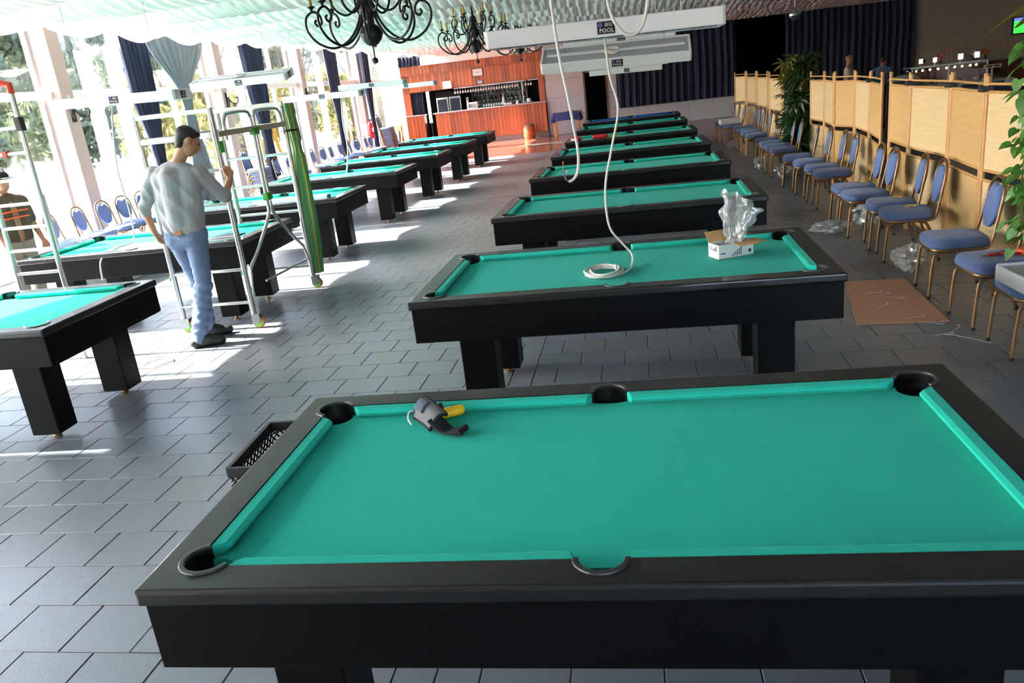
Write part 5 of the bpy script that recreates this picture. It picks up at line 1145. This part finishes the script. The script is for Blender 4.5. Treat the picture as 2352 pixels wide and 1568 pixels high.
# open white box with a plastic bag
t = thing('open_carton', 'small white printed carton with its brown flap open', 'carton', (0.512,4.84,ZF+0.001), R(-38))
w, d, h = 0.115, 0.062, 0.085
for a_ in ((-w,w,-d,-d+0.003),(-w,w,d-0.003,d),(-w,-w+0.003,-d+0.003,d-0.003),(w-0.003,w,-d+0.003,d-0.003)): pass
rot_c = R(38+22); t.rotation_euler = (0,0,R(24)); 
MB().box(-w,w,-d,-d+0.003,0,h).build('side', 'paper', t); MB().box(-w,w,d-0.003,d,0,h).build('side', 'paper', t); MB().box(-w,-w+0.003,-d+0.003,d-0.003,0,h).build('side', 'paper', t); MB().box(w-0.003,w,-d+0.003,d-0.003,0,h).build('side', 'paper', t); MB().box(-w,w,-d,d,0,0.003).build('bottom', 'cardboard', t)
fl = MB().box(-w*0.2,w,-0.085,0,0,0.003).build('flap', 'cardboard', t, (0,-d+0.004,h), (R(4),0,0)); MB().box(-w,w,0,0.07,0,0.003).build('flap', 'cardboard', t, (0,d,h), (R(55),0,0))
MB().box(w,w+0.10,-d,d,0,0.003).build('flap', 'cardboard', t, (0,0,h), (0,R(6),0))
for k in range(6): MB().box(-0.03+0.012*k,-0.025+0.012*k,-d-0.0012,-d,0.012,0.020+0.008*k).build('print_stripe', 'ink_blue', t)
MB().box(-w+0.012,-w+0.045,-d-0.0012,-d,0.03,0.036).build('print_line', 'ink_blue', t); MB().lathe([(0.011,0),(0.011,0.001)], 12, (0,0,0), Matrix.Translation((w-0.025,-d,0.028)) @ Matrix.Rotation(R(90),4,'X')).build('print_mark', 'ink_blue', t)
for k in range(5): MB().box(-w-0.0012,-w,-0.04+0.012*k,-0.035+0.012*k,0.045,0.075-0.005*k).build('print_stripe', 'ink_blue', t)
obj_from(text_mesh('62', 0.030, 'lettering', 0.0004), 'lettering', 'ink_blue', t, (-w-0.0008,0.03,0.06), (R(90),0,R(-90)))
def bag_pt(a, b):
    ang = 2*PI*a; w_ = 0.045+0.10*b**1.2; fold = 1+0.22*math.sin(5*ang+2*b)+0.10*math.sin(9*ang-3*b)
    nb = Vector((math.cos(ang)*1.5, math.sin(ang)*1.5, 3.2*b)); fold += 0.55*b*noise.noise(nb*1.3)-0.30*abs(noise.noise(nb*2.7+Vector((4,1,2))))*b
    return (w_*math.cos(ang)*fold*0.80+0.045*b+0.02*noise.noise(nb*3), 0.028*(1+1.2*b*(1-b)*2)*math.sin(ang)*fold*(1.2-0.8*b)+0.01*math.sin(6*ang)*b, 0.03+0.275*b-0.075*b*b*math.cos(ang-0.4)+0.03*b*noise.noise(nb*2))
o = MB().grid(bag_pt, 64, 22).build('plastic_bag', 'film', None, (0.53,4.85,ZF+0.02), (0,0,0.2), smooth=180); tag(o, 'clear crumpled plastic bag standing up out of the open carton', 'plastic bag')
# coiled cable and its tail hanging from the lamp
cp = coil_pts((-0.245,4.595,ZF+0.007), 0.098, 5.2, 0.006, 24, 1, 1.25)
pts = [(-0.15,4.72,2.14),(-0.135,4.73,1.88),(-0.10,4.74,1.69),(-0.15,4.75,1.48),(-0.205,4.75,1.25),(-0.20,4.76,1.02),(-0.13,4.79,0.90),(-0.08,4.80,0.83),(-0.075,4.74,0.785),(-0.10,4.62,0.772),(-0.16,4.50,0.772)]
o = MB().tube(spline(pts, 8)+[Vector(p) for p in reversed(cp)], 0.0066, 8).build('power_cable', 'cable', None, smooth=70); tag(o, 'white cable hanging from the lamp and coiled on the second table', 'cable')
t = thing('power_cable', 'white cable hanging in mid-air with bare coloured wire ends', 'cable', (-0.39,4.3,1.35)); q = Vector((-0.39,4.3,1.35))
pts = [(-0.40,4.3,3.08),(-0.395,4.3,2.5),(-0.385,4.3,2.2),(-0.37,4.3,1.99),(-0.345,4.3,1.80),(-0.325,4.3,1.62),(-0.315,4.3,1.50),(-0.325,4.3,1.41),(-0.35,4.3,1.37),(-0.378,4.3,1.357)]
MB().tube([p-q for p in spline(pts, 8)], 0.0075, 8).build('sheath', 'cable', t, smooth=70)
for pp, mt in (([(-0.378,4.3,1.357),(-0.392,4.3,1.37),(-0.402,4.3,1.41),(-0.400,4.3,1.455)],'wire_brown'),([(-0.378,4.302,1.357),(-0.389,4.302,1.37),(-0.394,4.302,1.39),(-0.386,4.302,1.405)],'wire_blue')):
    w_ = MB().tube([p-q for p in spline(pp, 6)], 0.0028, 6).build('core_wire', mt, t); e_ = Vector(pp[-1])-q; MB().tube([e_, e_+Vector((0.002,0,0.012))], 0.002, 6).build('copper_end', 'copper', w_)
o = MB().tube(spline([(-0.11,4.0,3.08),(-0.105,4.0,2.4),(-0.10,4.0,2.21),(-0.075,4.0,2.11),(-0.02,4.0,2.045),(0.04,4.0,2.06),(0.075,4.0,2.14),(0.085,4.0,2.25),(0.08,4.0,2.6),(0.06,4.0,3.08)], 8), 0.0075, 8).build('power_cable', 'cable', None, smooth=70); tag(o, 'loop of white cable dipping in from the top, before the nearest lamp', 'cable')
o = MB().tube(spline([(-5.0,7.4,2.18),(-5.06,7.38,1.9),(-5.08,7.32,1.5),(-5.02,7.25,1.1),(-5.04,7.22,0.83),(-5.07,6.98,0.80),(-5.09,6.74,0.74),(-5.10,6.70,0.55)], 7), 0.008, 7).build('power_cable', 'cable', None, smooth=70); tag(o, 'white cable dangling from the left lamp over the second left table', 'cable')
o = MB().tube(spline([(-4.62,12.7,2.0),(-4.66,12.7,1.6),(-4.62,12.6,1.2),(-4.70,12.55,0.78)], 7), 0.012, 7).build('power_cable', 'cable', None, smooth=70); tag(o, 'white cable dangling onto the fourth left table', 'cable')
o = MB().tube(spline([(2.26,3.85,0.50),(2.05,3.9,0.47),(2.03,3.95,0.30),(2.10,3.98,0.10),(2.08,4.1,0.012),(1.95,4.2,0.012)], 7), 0.005, 7).build('power_cable', 'cable', None, smooth=70); tag(o, 'white cable trailing off the lamp housing at the right edge', 'cable')
o = MB().tube(spline([(-4.2,5.75,0.012),(-4.05,5.85,0.012),(-3.95,5.75,0.012),(-4.05,5.62,0.012),(-4.25,5.65,0.012)], 6), 0.006, 7).build('power_cable', 'cable', None, smooth=70); tag(o, 'short loop of white cable on the sunlit floor by the left table leg', 'cable')
# thin stick on third table, red tools on sixth
o = MB().tube([(-1.04,6.93,ZF+0.008),(-0.79,6.98,ZF+0.008)], 0.006, 8).build('stick', 'lamp_grey', None); tag(o, 'short thin metal stick lying on the third right table', 'stick')
t = thing('cordless_drill', 'red cordless tool lying on the sixth right table, nearer the left pocket', 'tool', (-1.10,14.85,ZF+0.001)); m_ = MB(); m_.capsule((-0.06,0,0.05),0.045,(0.06,0,0.05),0.04); m_.capsule((-0.02,0,0.05),0.03,(-0.04,-0.12,0.035),0.03); remeshed(m_, 'body', 'red_tool', t, 0.01, 2); MB().box(-0.08,0.0,-0.20,-0.13,0.002,0.07).build('battery', 'porcelain', t, bevel=0.008)
t = thing('drill_case', 'red tool pouch beside the cordless tool on the sixth right table', 'tool', (-0.68,14.95,ZF+0.001)); m_ = MB(); m_.capsule((-0.10,0,0.045),0.043,(0.10,0.01,0.045),0.043); remeshed(m_, 'body', 'red_tool', t, 0.012, 2); MB().tube([(0.14,0,0.04),(0.36,0.03,0.02)], 0.012, 8).build('bit', 'cardboard', t)
o = MB().box(-0.55,0.42,-0.17,0.17,0,0.006).build('cardboard_sheet', 'lamp_grey', None, (-4.75,7.22,ZF+0.001), (0,0,R(4))); tag(o, 'flat grey sheet lying on the second left table', 'sheet')
o = MB().box(-0.13,0.13,-0.16,0.16,0,0.02).build('booklet', 'slate_cloth', None, (-4.08,7.25,ZF+0.001), (0,0,R(-20))); tag(o, 'grey booklet on the second left table behind the man', 'booklet')
t = thing('lamp_bar', 'long white lamp cover lying on the third left table', 'lamp cover', (-4.45,9.75,ZF+0.001), R(3)); MB().box(-0.50,0.50,-0.05,0.05,0,0.05).build('cover', 'lamp_white', t, bevel=0.008); MB().box(0.50,0.515,-0.05,0.05,0,0.052).build('end_cap', 'black_clip', t)
o = MB().box(-0.9,0.9,-0.16,0.16,0,0.5).build('carton', 'paper', None, (-6.85,9.3,0.001), (0,0,R(74)), bevel=0.008); o.name = 'long_carton'; tag(o, 'long white carton standing behind the second left table', 'carton')
o = MB().box(-0.22,0.22,-0.18,0.18,0,0.11).build('carton', 'paper', None, (2.12,19.62,0.458), (0,0,0.06), bevel=0.004); tag(o, 'flat white carton lying on the far chair seats', 'carton')
# ============================================================ CRATE
cr_ = thing('bottle_crate', 'black plastic lattice crate on the floor left of the nearest table', 'crate', (-1.90,3.50,0), R(3))
cw, cd, chh = 0.18, 0.27, 0.27
for s in (-1, 1):
    MB().box(-cw,cw,s*cd-0.01,s*cd+0.01,chh-0.05,chh).build('rim', 'crate', cr_); MB().box(s*cw-0.01,s*cw+0.01,-cd,cd,chh-0.05,chh).build('rim', 'crate', cr_)
    MB().box(-cw,cw,s*cd-0.008,s*cd+0.008,0,0.04).build('skirt', 'crate', cr_); MB().box(s*cw-0.008,s*cw+0.008,-cd,cd,0,0.04).build('skirt', 'crate', cr_)
    for ax, ln in (('x',cw),('y',cd)):
        lt = MB(); zh = chh-0.09; n = int(2*ln/0.045)
        for k in range(-6, n+1):
            for sg in (1, -1):
                a0 = -ln+k*0.045; a1 = a0+zh; z0, z1 = (0.04, 0.04+zh) if sg > 0 else (0.04+zh, 0.04)
                if a0 < -ln: f_c = (-ln-a0)/zh; z0 = z0+(z1-z0)*f_c; a0 = -ln
                if a1 > ln: f_c = (ln-a0)/(a1-a0) if a1 > a0 else 0; z1 = z0+(z1-z0)*f_c; a1 = ln
                if a1-a0 < 0.01: continue
                if ax == 'x': lt.tube([(a0,s*cd,z0),(a1,s*cd,z1)], 0.006, 4)
                else: lt.tube([(s*cw,a0,z0),(s*cw,a1,z1)], 0.006, 4)
        lt.build('lattice', 'crate', cr_)
MB().box(-cw,cw,-cd,cd,0.005,0.012).build('bottom', 'crate', cr_)
# ============================================================ FLOOR BOARD AND LITTER
o = MB().prism([(-0.20,-0.57),(0.395,-0.605),(0.45,0.56),(-0.005,0.578)], 0, 0.008).build('board', 'board', None, (1.648,6.21,0.001)); o.name = 'hardboard_sheet'; tag(o, 'brown sheet of hardboard lying on the floor by the chairs', 'board')
def crumple(name, label, loc, sc_, seed, cat='plastic film'):
    mb = MB(); mb.ball((0,0,0), 1.0, 26, 16); rnd = Vector((seed*3.1, seed*1.7, 0)); vs = []
    for p in mb.v:
        p = Vector(p); n1 = noise.noise(p*1.6+rnd); n2 = noise.noise(p*4.5+rnd); n3 = abs(noise.noise(p*9+rnd)); k = 0.72+0.45*n1+0.30*n2-0.20*n3
        q = Vector((p.x*k*sc_[0], p.y*k*sc_[1], p.z*k*sc_[2])); vs.append(q)
    zm = min(v.z for v in vs); mb.v = [(v.x, v.y, (v.z-zm)) for v in vs]
    o = mb.build('plastic_film', 'film', None, loc, smooth=25); return tag(o, label, cat, 'crumpled plastic film on the floor')
crumple('f', 'ball of crumpled clear film under the chair beside the brown board', (2.20,6.95,0.001), (0.17,0.17,0.15), 1)
crumple('f', 'long trail of crumpled film on the floor before the chairs', (1.98,8.75,0.001), (0.26,0.16,0.09), 2)
crumple('f', 'upright tuft of crumpled film between chair legs, next to the long film trail', (2.32,8.72,0.001), (0.20,0.20,0.17), 3)
crumple('f', 'small crumpled film ball on the floor in the middle of the chair row', (2.08,14.6,0.001), (0.16,0.17,0.13), 4)
crumple('f', 'crumpled film under the chairs just nearer than the middle film ball', (2.25,13.2,0.001), (0.18,0.18,0.12), 5)
crumple('f', 'crumpled film at the far end of the chair row near the white carton', (2.05,18.3,0.001), (0.2,0.2,0.13), 6)
crumple('f', 'crumpled film on the floor under the third right table', (-1.05,6.2,0.001), (0.30,0.2,0.06), 7)
ties = [(1.80,6.30,0.5),(1.86,6.22,-0.3),(1.72,6.02,0.7),(1.85,5.70,0.2),(1.93,5.58,-0.5),(1.90,5.32,0.1),(2.02,5.42,0.9),(1.75,6.38,0.2)]
for k, (x, y, a) in enumerate(ties):
    zb = 0.011 if (1.5 < x < 2.05 and y > 5.62) else 0.003
    c_, s_ = math.cos(a), math.sin(a); pts = [(x-0.06*c_,y-0.06*s_,zb),(x,y+0.01,zb+0.003),(x+0.06*c_,y+0.06*s_,zb),(x+0.075*c_,y+0.06*s_+0.02,zb+0.010),(x+0.06*c_,y+0.06*s_+0.035,zb+0.004)]
    o = MB().tube(spline(pts,4), 0.0012, 5).build('cable_tie', 'paper', None); tag(o, 'cut white cable tie on or near the brown board, %s from its far edge' % NTH[k], 'cable tie', 'cut cable ties')
o = MB().tube([(1.93,5.36,0.004),(2.05,5.22,0.004),(2.12,5.12,0.004)], 0.0012, 5).build('wire_offcut', 'paper', None); tag(o, 'thin white wire offcut on the floor by the chair legs', 'wire')
# pliers on a chair
t = thing('pliers', 'red and orange pliers with a tape reel on the chair seat', 'pliers', (2.33,5.55,0.457), R(10)); MB().tube(spline([(-0.10,0.0,0.012),(-0.03,0.01,0.012),(0.05,-0.03,0.012),(0.10,-0.035,0.012)],5), 0.011, 7).build('handle', 'red_tool', t); MB().tube(spline([(-0.09,0.03,0.012),(-0.03,0.01,0.014),(0.04,0.04,0.014),(0.09,0.03,0.014)],5), 0.010, 7).build('handle', 'ink_black', t); MB().tube([(-0.14,0.005,0.012),(-0.09,0.01,0.012)], [0.004,0.011], 7).build('jaw', 'steel', t)
o = MB().lathe([(0.028,0),(0.055,0),(0.058,0.004),(0.058,0.030),(0.055,0.034),(0.028,0.034)], 20).build('tape_reel', 'orange', None, (2.47,5.56,0.457), smooth=40); tag(o, 'orange tape reel beside the pliers on the chair seat', 'tape')
for k, (x, y) in enumerate(((2.36,9.16),(2.37,7.53),(2.40,8.03))):
    o = MB().tube(spline([(x-0.05,y,0.460),(x,y+0.02,0.466),(x+0.03,y-0.01,0.462),(x+0.06,y+0.015,0.466),(x+0.04,y+0.03,0.461)],4), 0.005, 6).build('strap_tie', 'yellow_plastic', None); tag(o, 'little yellow-green tie lying on a blue chair seat, %s along the row' % NTH[(2,0,1)[k]], 'tie', 'yellow ties on seats')
# ============================================================ PLANTS
def leaf_mesh(L_, w, curl=0.25, n=5):
    mb = MB(); vs = []; fs = []
    for i in range(n+1):
        t_ = i/n; hw = w*math.sin(PI*min(1,t_*0.93+0.04))**0.8*(1-0.35*t_); z = -curl*L_*t_*t_
        vs += [(L_*t_,-hw,z+0.10*hw),(L_*t_,0,z-0.06*hw),(L_*t_,hw,z+0.10*hw)]
    for i in range(n): fs += [(i*3,i*3+1,i*3+4,i*3+3),(i*3+1,i*3+2,i*3+5,i*3+4)]
    return mb.add(vs, fs)
def place_leaf(root, me, p, az, el, s, roll=0):
    o = bpy.data.objects.new('leaf', me); COL.objects.link(o); o.parent = root; o.location = p; o.rotation_euler = (roll, -el, az); o.scale = (s,s,s); return o
pt = thing('potted_bamboo', 'tall dark leafy plant standing in the gap between the cane screens', 'plant', (2.72,14.35,0))
MB().lathe([(0.15,0),(0.20,0.30),(0.21,0.32),(0.19,0.32),(0.17,0.28),(0.0,0.27)], 18).build('pot', 'bark', pt, smooth=40)
def spray(L_, w):
    mb = MB(); base = leaf_mesh(L_, w, 0.35)
    for az, el, off in ((0,0,0.0),(0.7,0.2,-0.01),(-0.75,-0.1,0.01),(1.4,-0.3,-0.03),(-1.3,0.3,-0.04)):
        M_ = Matrix.Translation((off,0,0)) @ Matrix.Rotation(az,4,'Z') @ Matrix.Rotation(el,4,'Y'); mb.add([M_ @ Vector(p) for p in base.v], base.f)
    return mb
me_d = spray(0.19, 0.024).mesh('leaf_spray'); me_d.materials.append(MATS['leaf_dark']); me_o = spray(0.18, 0.024).mesh('leaf_spray'); me_o.materials.append(MATS['leaf_olive'])
rnd = random.Random(5)
for k in range(6):
    a = rnd.uniform(0, 6.28); tx, ty = 0.16*math.cos(a), 0.16*math.sin(a); MB().tube(spline([(tx*0.3,ty*0.3,0.27),(tx,ty,0.8),(tx*1.4,ty*1.4,1.4+0.06*k)],5), 0.008, 5).build('stem', 'bark', pt)
for k in range(290):
    z = rnd.uniform(0.15,1.72); a = rnd.uniform(0, 6.28); top = z > 1.3; rr = (0.10+0.16*rnd.random()) if not top else 0.30*rnd.random()
    place_leaf(pt, me_o if (top and rnd.random() < 0.6) else me_d, (rr*math.cos(a), rr*math.sin(a), z+(0.1 if top else 0)), a+rnd.uniform(-0.7,0.7), rnd.uniform(-0.9,0.5), rnd.uniform(0.8,1.5 if top else 1.2), rnd.uniform(-0.8,0.8))
vn = thing('climbing_plant', 'bright green trailing plant at the right edge before the cane screen', 'plant', (2.555,5.30,0))
MB().lathe([(0.13,0),(0.17,0.26),(0.18,0.28),(0.16,0.28),(0.15,0.24),(0.0,0.23)], 18).build('pot', 'bark', vn, smooth=40); MB().tube([(0,0,0.2),(0,0,2.1)], 0.03, 8).build('moss_pole', 'bark', vn)
def heart_leaf(s):
    out = [(0,0),(-0.15,0.28),(0.10,0.46),(0.45,0.40),(0.8,0.18),(1.05,0)]; out = out+[(x,-y) for x,y in reversed(out[1:-1])]
    mb = MB(); mb.add([(0.35*s,0,-0.01*s)]+[(x*s,y*s,0.10*s*abs(y)*2-0.25*s*max(0,x-0.4)**2) for x,y in out], [(0,i+1,(i+1)%len(out)+1) for i in range(len(out))]); return mb
hl = heart_leaf(0.085).mesh('leaf'); hl.materials.append(MATS['leaf'])
for k in range(8):
    a = PI*0.6+k*0.35; pts = spline([(0,0,1.75-0.12*k),(0.15*math.cos(a),0.15*math.sin(a),1.70-0.12*k),(0.24*math.cos(a),0.24*math.sin(a),1.3-0.10*k),(0.22*math.cos(a),0.22*math.sin(a),0.85-0.07*k)],5); MB().tube(pts, 0.004, 5).build('vine', 'leaf_olive', vn)
for k in range(280):
    z = rnd.uniform(0.55,1.80); a = rnd.uniform(PI*0.55, PI*1.65); rr = 0.14+0.18*rnd.random()
    place_leaf(vn, hl, (rr*math.cos(a), rr*math.sin(a), z), a+rnd.uniform(-0.8,0.8), rnd.uniform(-1.3,-0.3), rnd.uniform(0.6,1.15), rnd.uniform(-0.7,0.7))
bl = leaf_mesh(0.62, 0.085, 0.55, 9).mesh('large_leaf'); bl.materials.append(MATS['leaf_olive'])
for k, (p, az, el, s, ro) in enumerate((((-0.02,0.0,2.02),R(178),0.12,0.86,0.5),((0.0,0.02,2.0),R(215),0.2,0.7,-0.4),((-0.22,0.0,1.97),R(170),-1.2,0.30,0.3))):
    o = place_leaf(vn, bl, p, az, el, s, ro); o.name = 'large_leaf'
for k, (x, y) in enumerate(((3.65,28.3),(4.45,28.35))):
    p_ = thing('potted_fern', 'small dark potted plant on the stage edge, %s of the two' % ('left','right')[k], 'plant', (x,y+0.95,0.68)); MB().lathe([(0.10,0),(0.14,0.22),(0.12,0.22),(0.0,0.2)], 14).build('pot', 'bark', p_)
    for q in range(36): place_leaf(p_, me_o, (0,0,0.22), rnd.uniform(0,6.28), rnd.uniform(0.2,1.3), rnd.uniform(0.9,1.3), rnd.uniform(-0.5,0.5))
# ============================================================ SERVICE COUNTER beyond the screens
ct = thing('glass_display_case', 'lit glass food display counter beyond the cane screens', 'display case', (6.2,17.3,0)); 
MB().box(-0.80,1.0,0,0.75,0,0.90).build('base', 'slate_cloth', ct); MB().box(-0.80,1.0,0,0.75,0.90,0.94).build('deck', 'steel', ct); MB().box(-0.80,0.62,0.25,0.75,1.285,1.315).build('top', 'steel', ct)
MB().box(-0.78,0.60,0.25,0.258,0.94,1.285).build('pane', 'glass', ct); MB().add([(0.62,0.25,1.29),(1.0,0.0,0.94),(1.0,0.7,0.94),(0.62,0.7,1.29)], [(0,1,2,3)]).build('pane', 'glass', ct, solid=0.008)
for x in (-0.78,-0.1,0.60): MB().box(x-0.012,x+0.012,0.24,0.27,0.94,1.29).build('upright', 'chrome', ct)
for k in range(9): MB().ball((-0.66+0.145*k+random.uniform(-0.03,0.03),0.45,1.235), 0.022, 8, 6).build('spot_lamp', 'case_lamp', ct)
for k in range(7): MB().ball((-0.62+0.18*k,0.40,0.98), 0.06, 10, 6, (1,1,0.5)).build('food_dish', 'trouser_khaki', ct)
for k, x in enumerate((-0.57,-0.31,0.16,0.46)):
    t = thing('card_holder', 'white lit card on a chrome stand on the display counter, %s from the left' % NTH[k], 'card stand', (6.2+x,17.7,1.315), 0, 'card stands'); MB().lathe([(0.04,0),(0.04,0.008),(0.006,0.012),(0.006,0.06)], 10).build('stand', 'chrome', t); MB().box(-0.035-0.01*(k>1),0.035+0.01*(k>1),-0.006,0.006,0.055,0.14+0.02*(k>1)).build('card', 'lit_sign', t)
t = thing('till_display', 'cream till display with two dark windows on the counter end', 'till', (6.78,17.25,1.16)); MB().box(-0.15,0.15,-0.03,0.03,0,0.07).build('housing', 'shirt_beige', t, bevel=0.006); MB().box(-0.11,-0.02,-0.034,-0.03,0.02,0.05).build('window', 'ink_black', t); MB().box(0.02,0.11,-0.034,-0.03,0.02,0.05).build('window', 'ink_black', t); MB().tube([(0,0.01,-0.22),(0,0.01,0.0)], 0.018, 8).build('pole', 'steel', t)
dc = thing('drum_cooler', 'grey covered drinks cooler with three chrome taps beyond the screens', 'cooler', (5.13,17.0,0)); MB().box(-0.24,0.26,-0.2,0.3,0,1.12).build('body', 'slate_cloth', dc, bevel=0.02); MB().ball((0.01,0.05,1.12), 0.25, 16, 8, (1.05,1,0.42)).build('cover', 'lamp_grey', dc, smooth=60)
for k in range(3):
    x = 0.03+0.09*k; tpn = MB().tube([(x,-0.05,1.16),(x,-0.05,1.26)], 0.008, 8).build('tap', 'chrome', dc); MB().ball((x,-0.05,1.275), 0.024, 10, 8).build('tap_knob', 'chrome', tpn, smooth=60)
for k, x in enumerate((5.72,6.05,6.5,6.95)):
    o = MB().lathe([(0.10,0),(0.085,0.02),(0.01,0.16),(0.0,0.165)], 8).build('napkin', 'lamp_grey', None, (x,16.9,0.862)); tag(o, 'folded grey napkin on the buffet table before the glass case, %s from the left' % NTH[k], 'napkin', 'folded napkins')
t = thing('buffet_table', 'long dark buffet table just in front of the glass display counter', 'table', (6.3,16.9,0)); MB().box(-0.8,1.0,-0.3,0.3,0.82,0.86).build('tabletop', 'tablecloth', t); 
for sx in (-0.74,0.94):
    for sy in (-0.25,0.25): MB().box(sx-0.03,sx+0.03,sy-0.03,sy+0.03,0,0.82).build('leg', 'bark', t)
sb = thing('back_counter', 'low dark red counter along the taupe wall', 'counter', (11.2,28.3,0)); MB().box(-1.9,2.2,-0.25,0.65,0,0.86).build('body', 'dark_red', sb); MB().box(-1.95,2.25,-0.3,0.66,0.86,0.91).build('worktop', 'dark_red', sb, bevel=0.01)
for k, u in enumerate((1325,1373,1428,1482,1535,1640,2010,2115,2180)):
    x = 9.42+(u-1260)*0.00245; t = thing('candle_holder', 'slim red candle in a clear holder on the dark red counter, %s from the left' % NTH[k], 'candle', (x,28.3,0.91), 0, 'red candles'); MB().lathe([(0.04,0),(0.04,0.006),(0.007,0.01),(0.007,0.36)], 8).build('holder', 'glass', t); MB().lathe([(0.012,0.36),(0.011,0.54),(0.0,0.545)], 8).build('candle', 'red_plastic', t)
for k, (x, mt) in enumerate(((9.55,'rose'),(10.55,'shirt_beige'),(10.85,'barrel'))):
    t = thing('flower_vase', 'small vase of %s flowers on the dark red counter' % ('pink','cream','orange')[k], 'vase', (x,28.2,0.91)); MB().lathe([(0.05,0),(0.06,0.08),(0.035,0.16),(0.045,0.2)], 12).build('vase', 'slate_cloth', t, smooth=40)
    for q in range(9): MB().ball((0.11*math.cos(q*0.7)*(q%3)/2,0.08*math.sin(q*1.3),0.26+0.03*(q%4)), 0.05, 8, 6).build('flower', mt, t, smooth=60)
tv_ = thing('wall_television', 'wall-mounted television showing a green pitch at the right edge', 'television', (12.30,28.9,1.60)); MB().box(-0.45,0.45,-0.04,0.04,0,0.52).build('housing', 'ink_black', tv_, bevel=0.008); MB().box(-0.42,0.42,-0.046,-0.04,0.04,0.40).build('screen', 'screen_green', tv_); MB().box(-0.42,0.42,-0.046,-0.04,0.40,0.49).build('screen_stands', 'screen_blue', tv_); MB().box(-0.1,0.1,0.04,0.09,0.2,0.4).build('bracket', 'steel', tv_)
for q, (x, z) in enumerate(((-0.25,0.25),(-0.1,0.32),(0.1,0.2))): MB().box(x-0.012,x+0.012,-0.048,-0.046,z-0.02,z+0.02).build('player', 'paper', tv_)
bpy.context.view_layer.update()
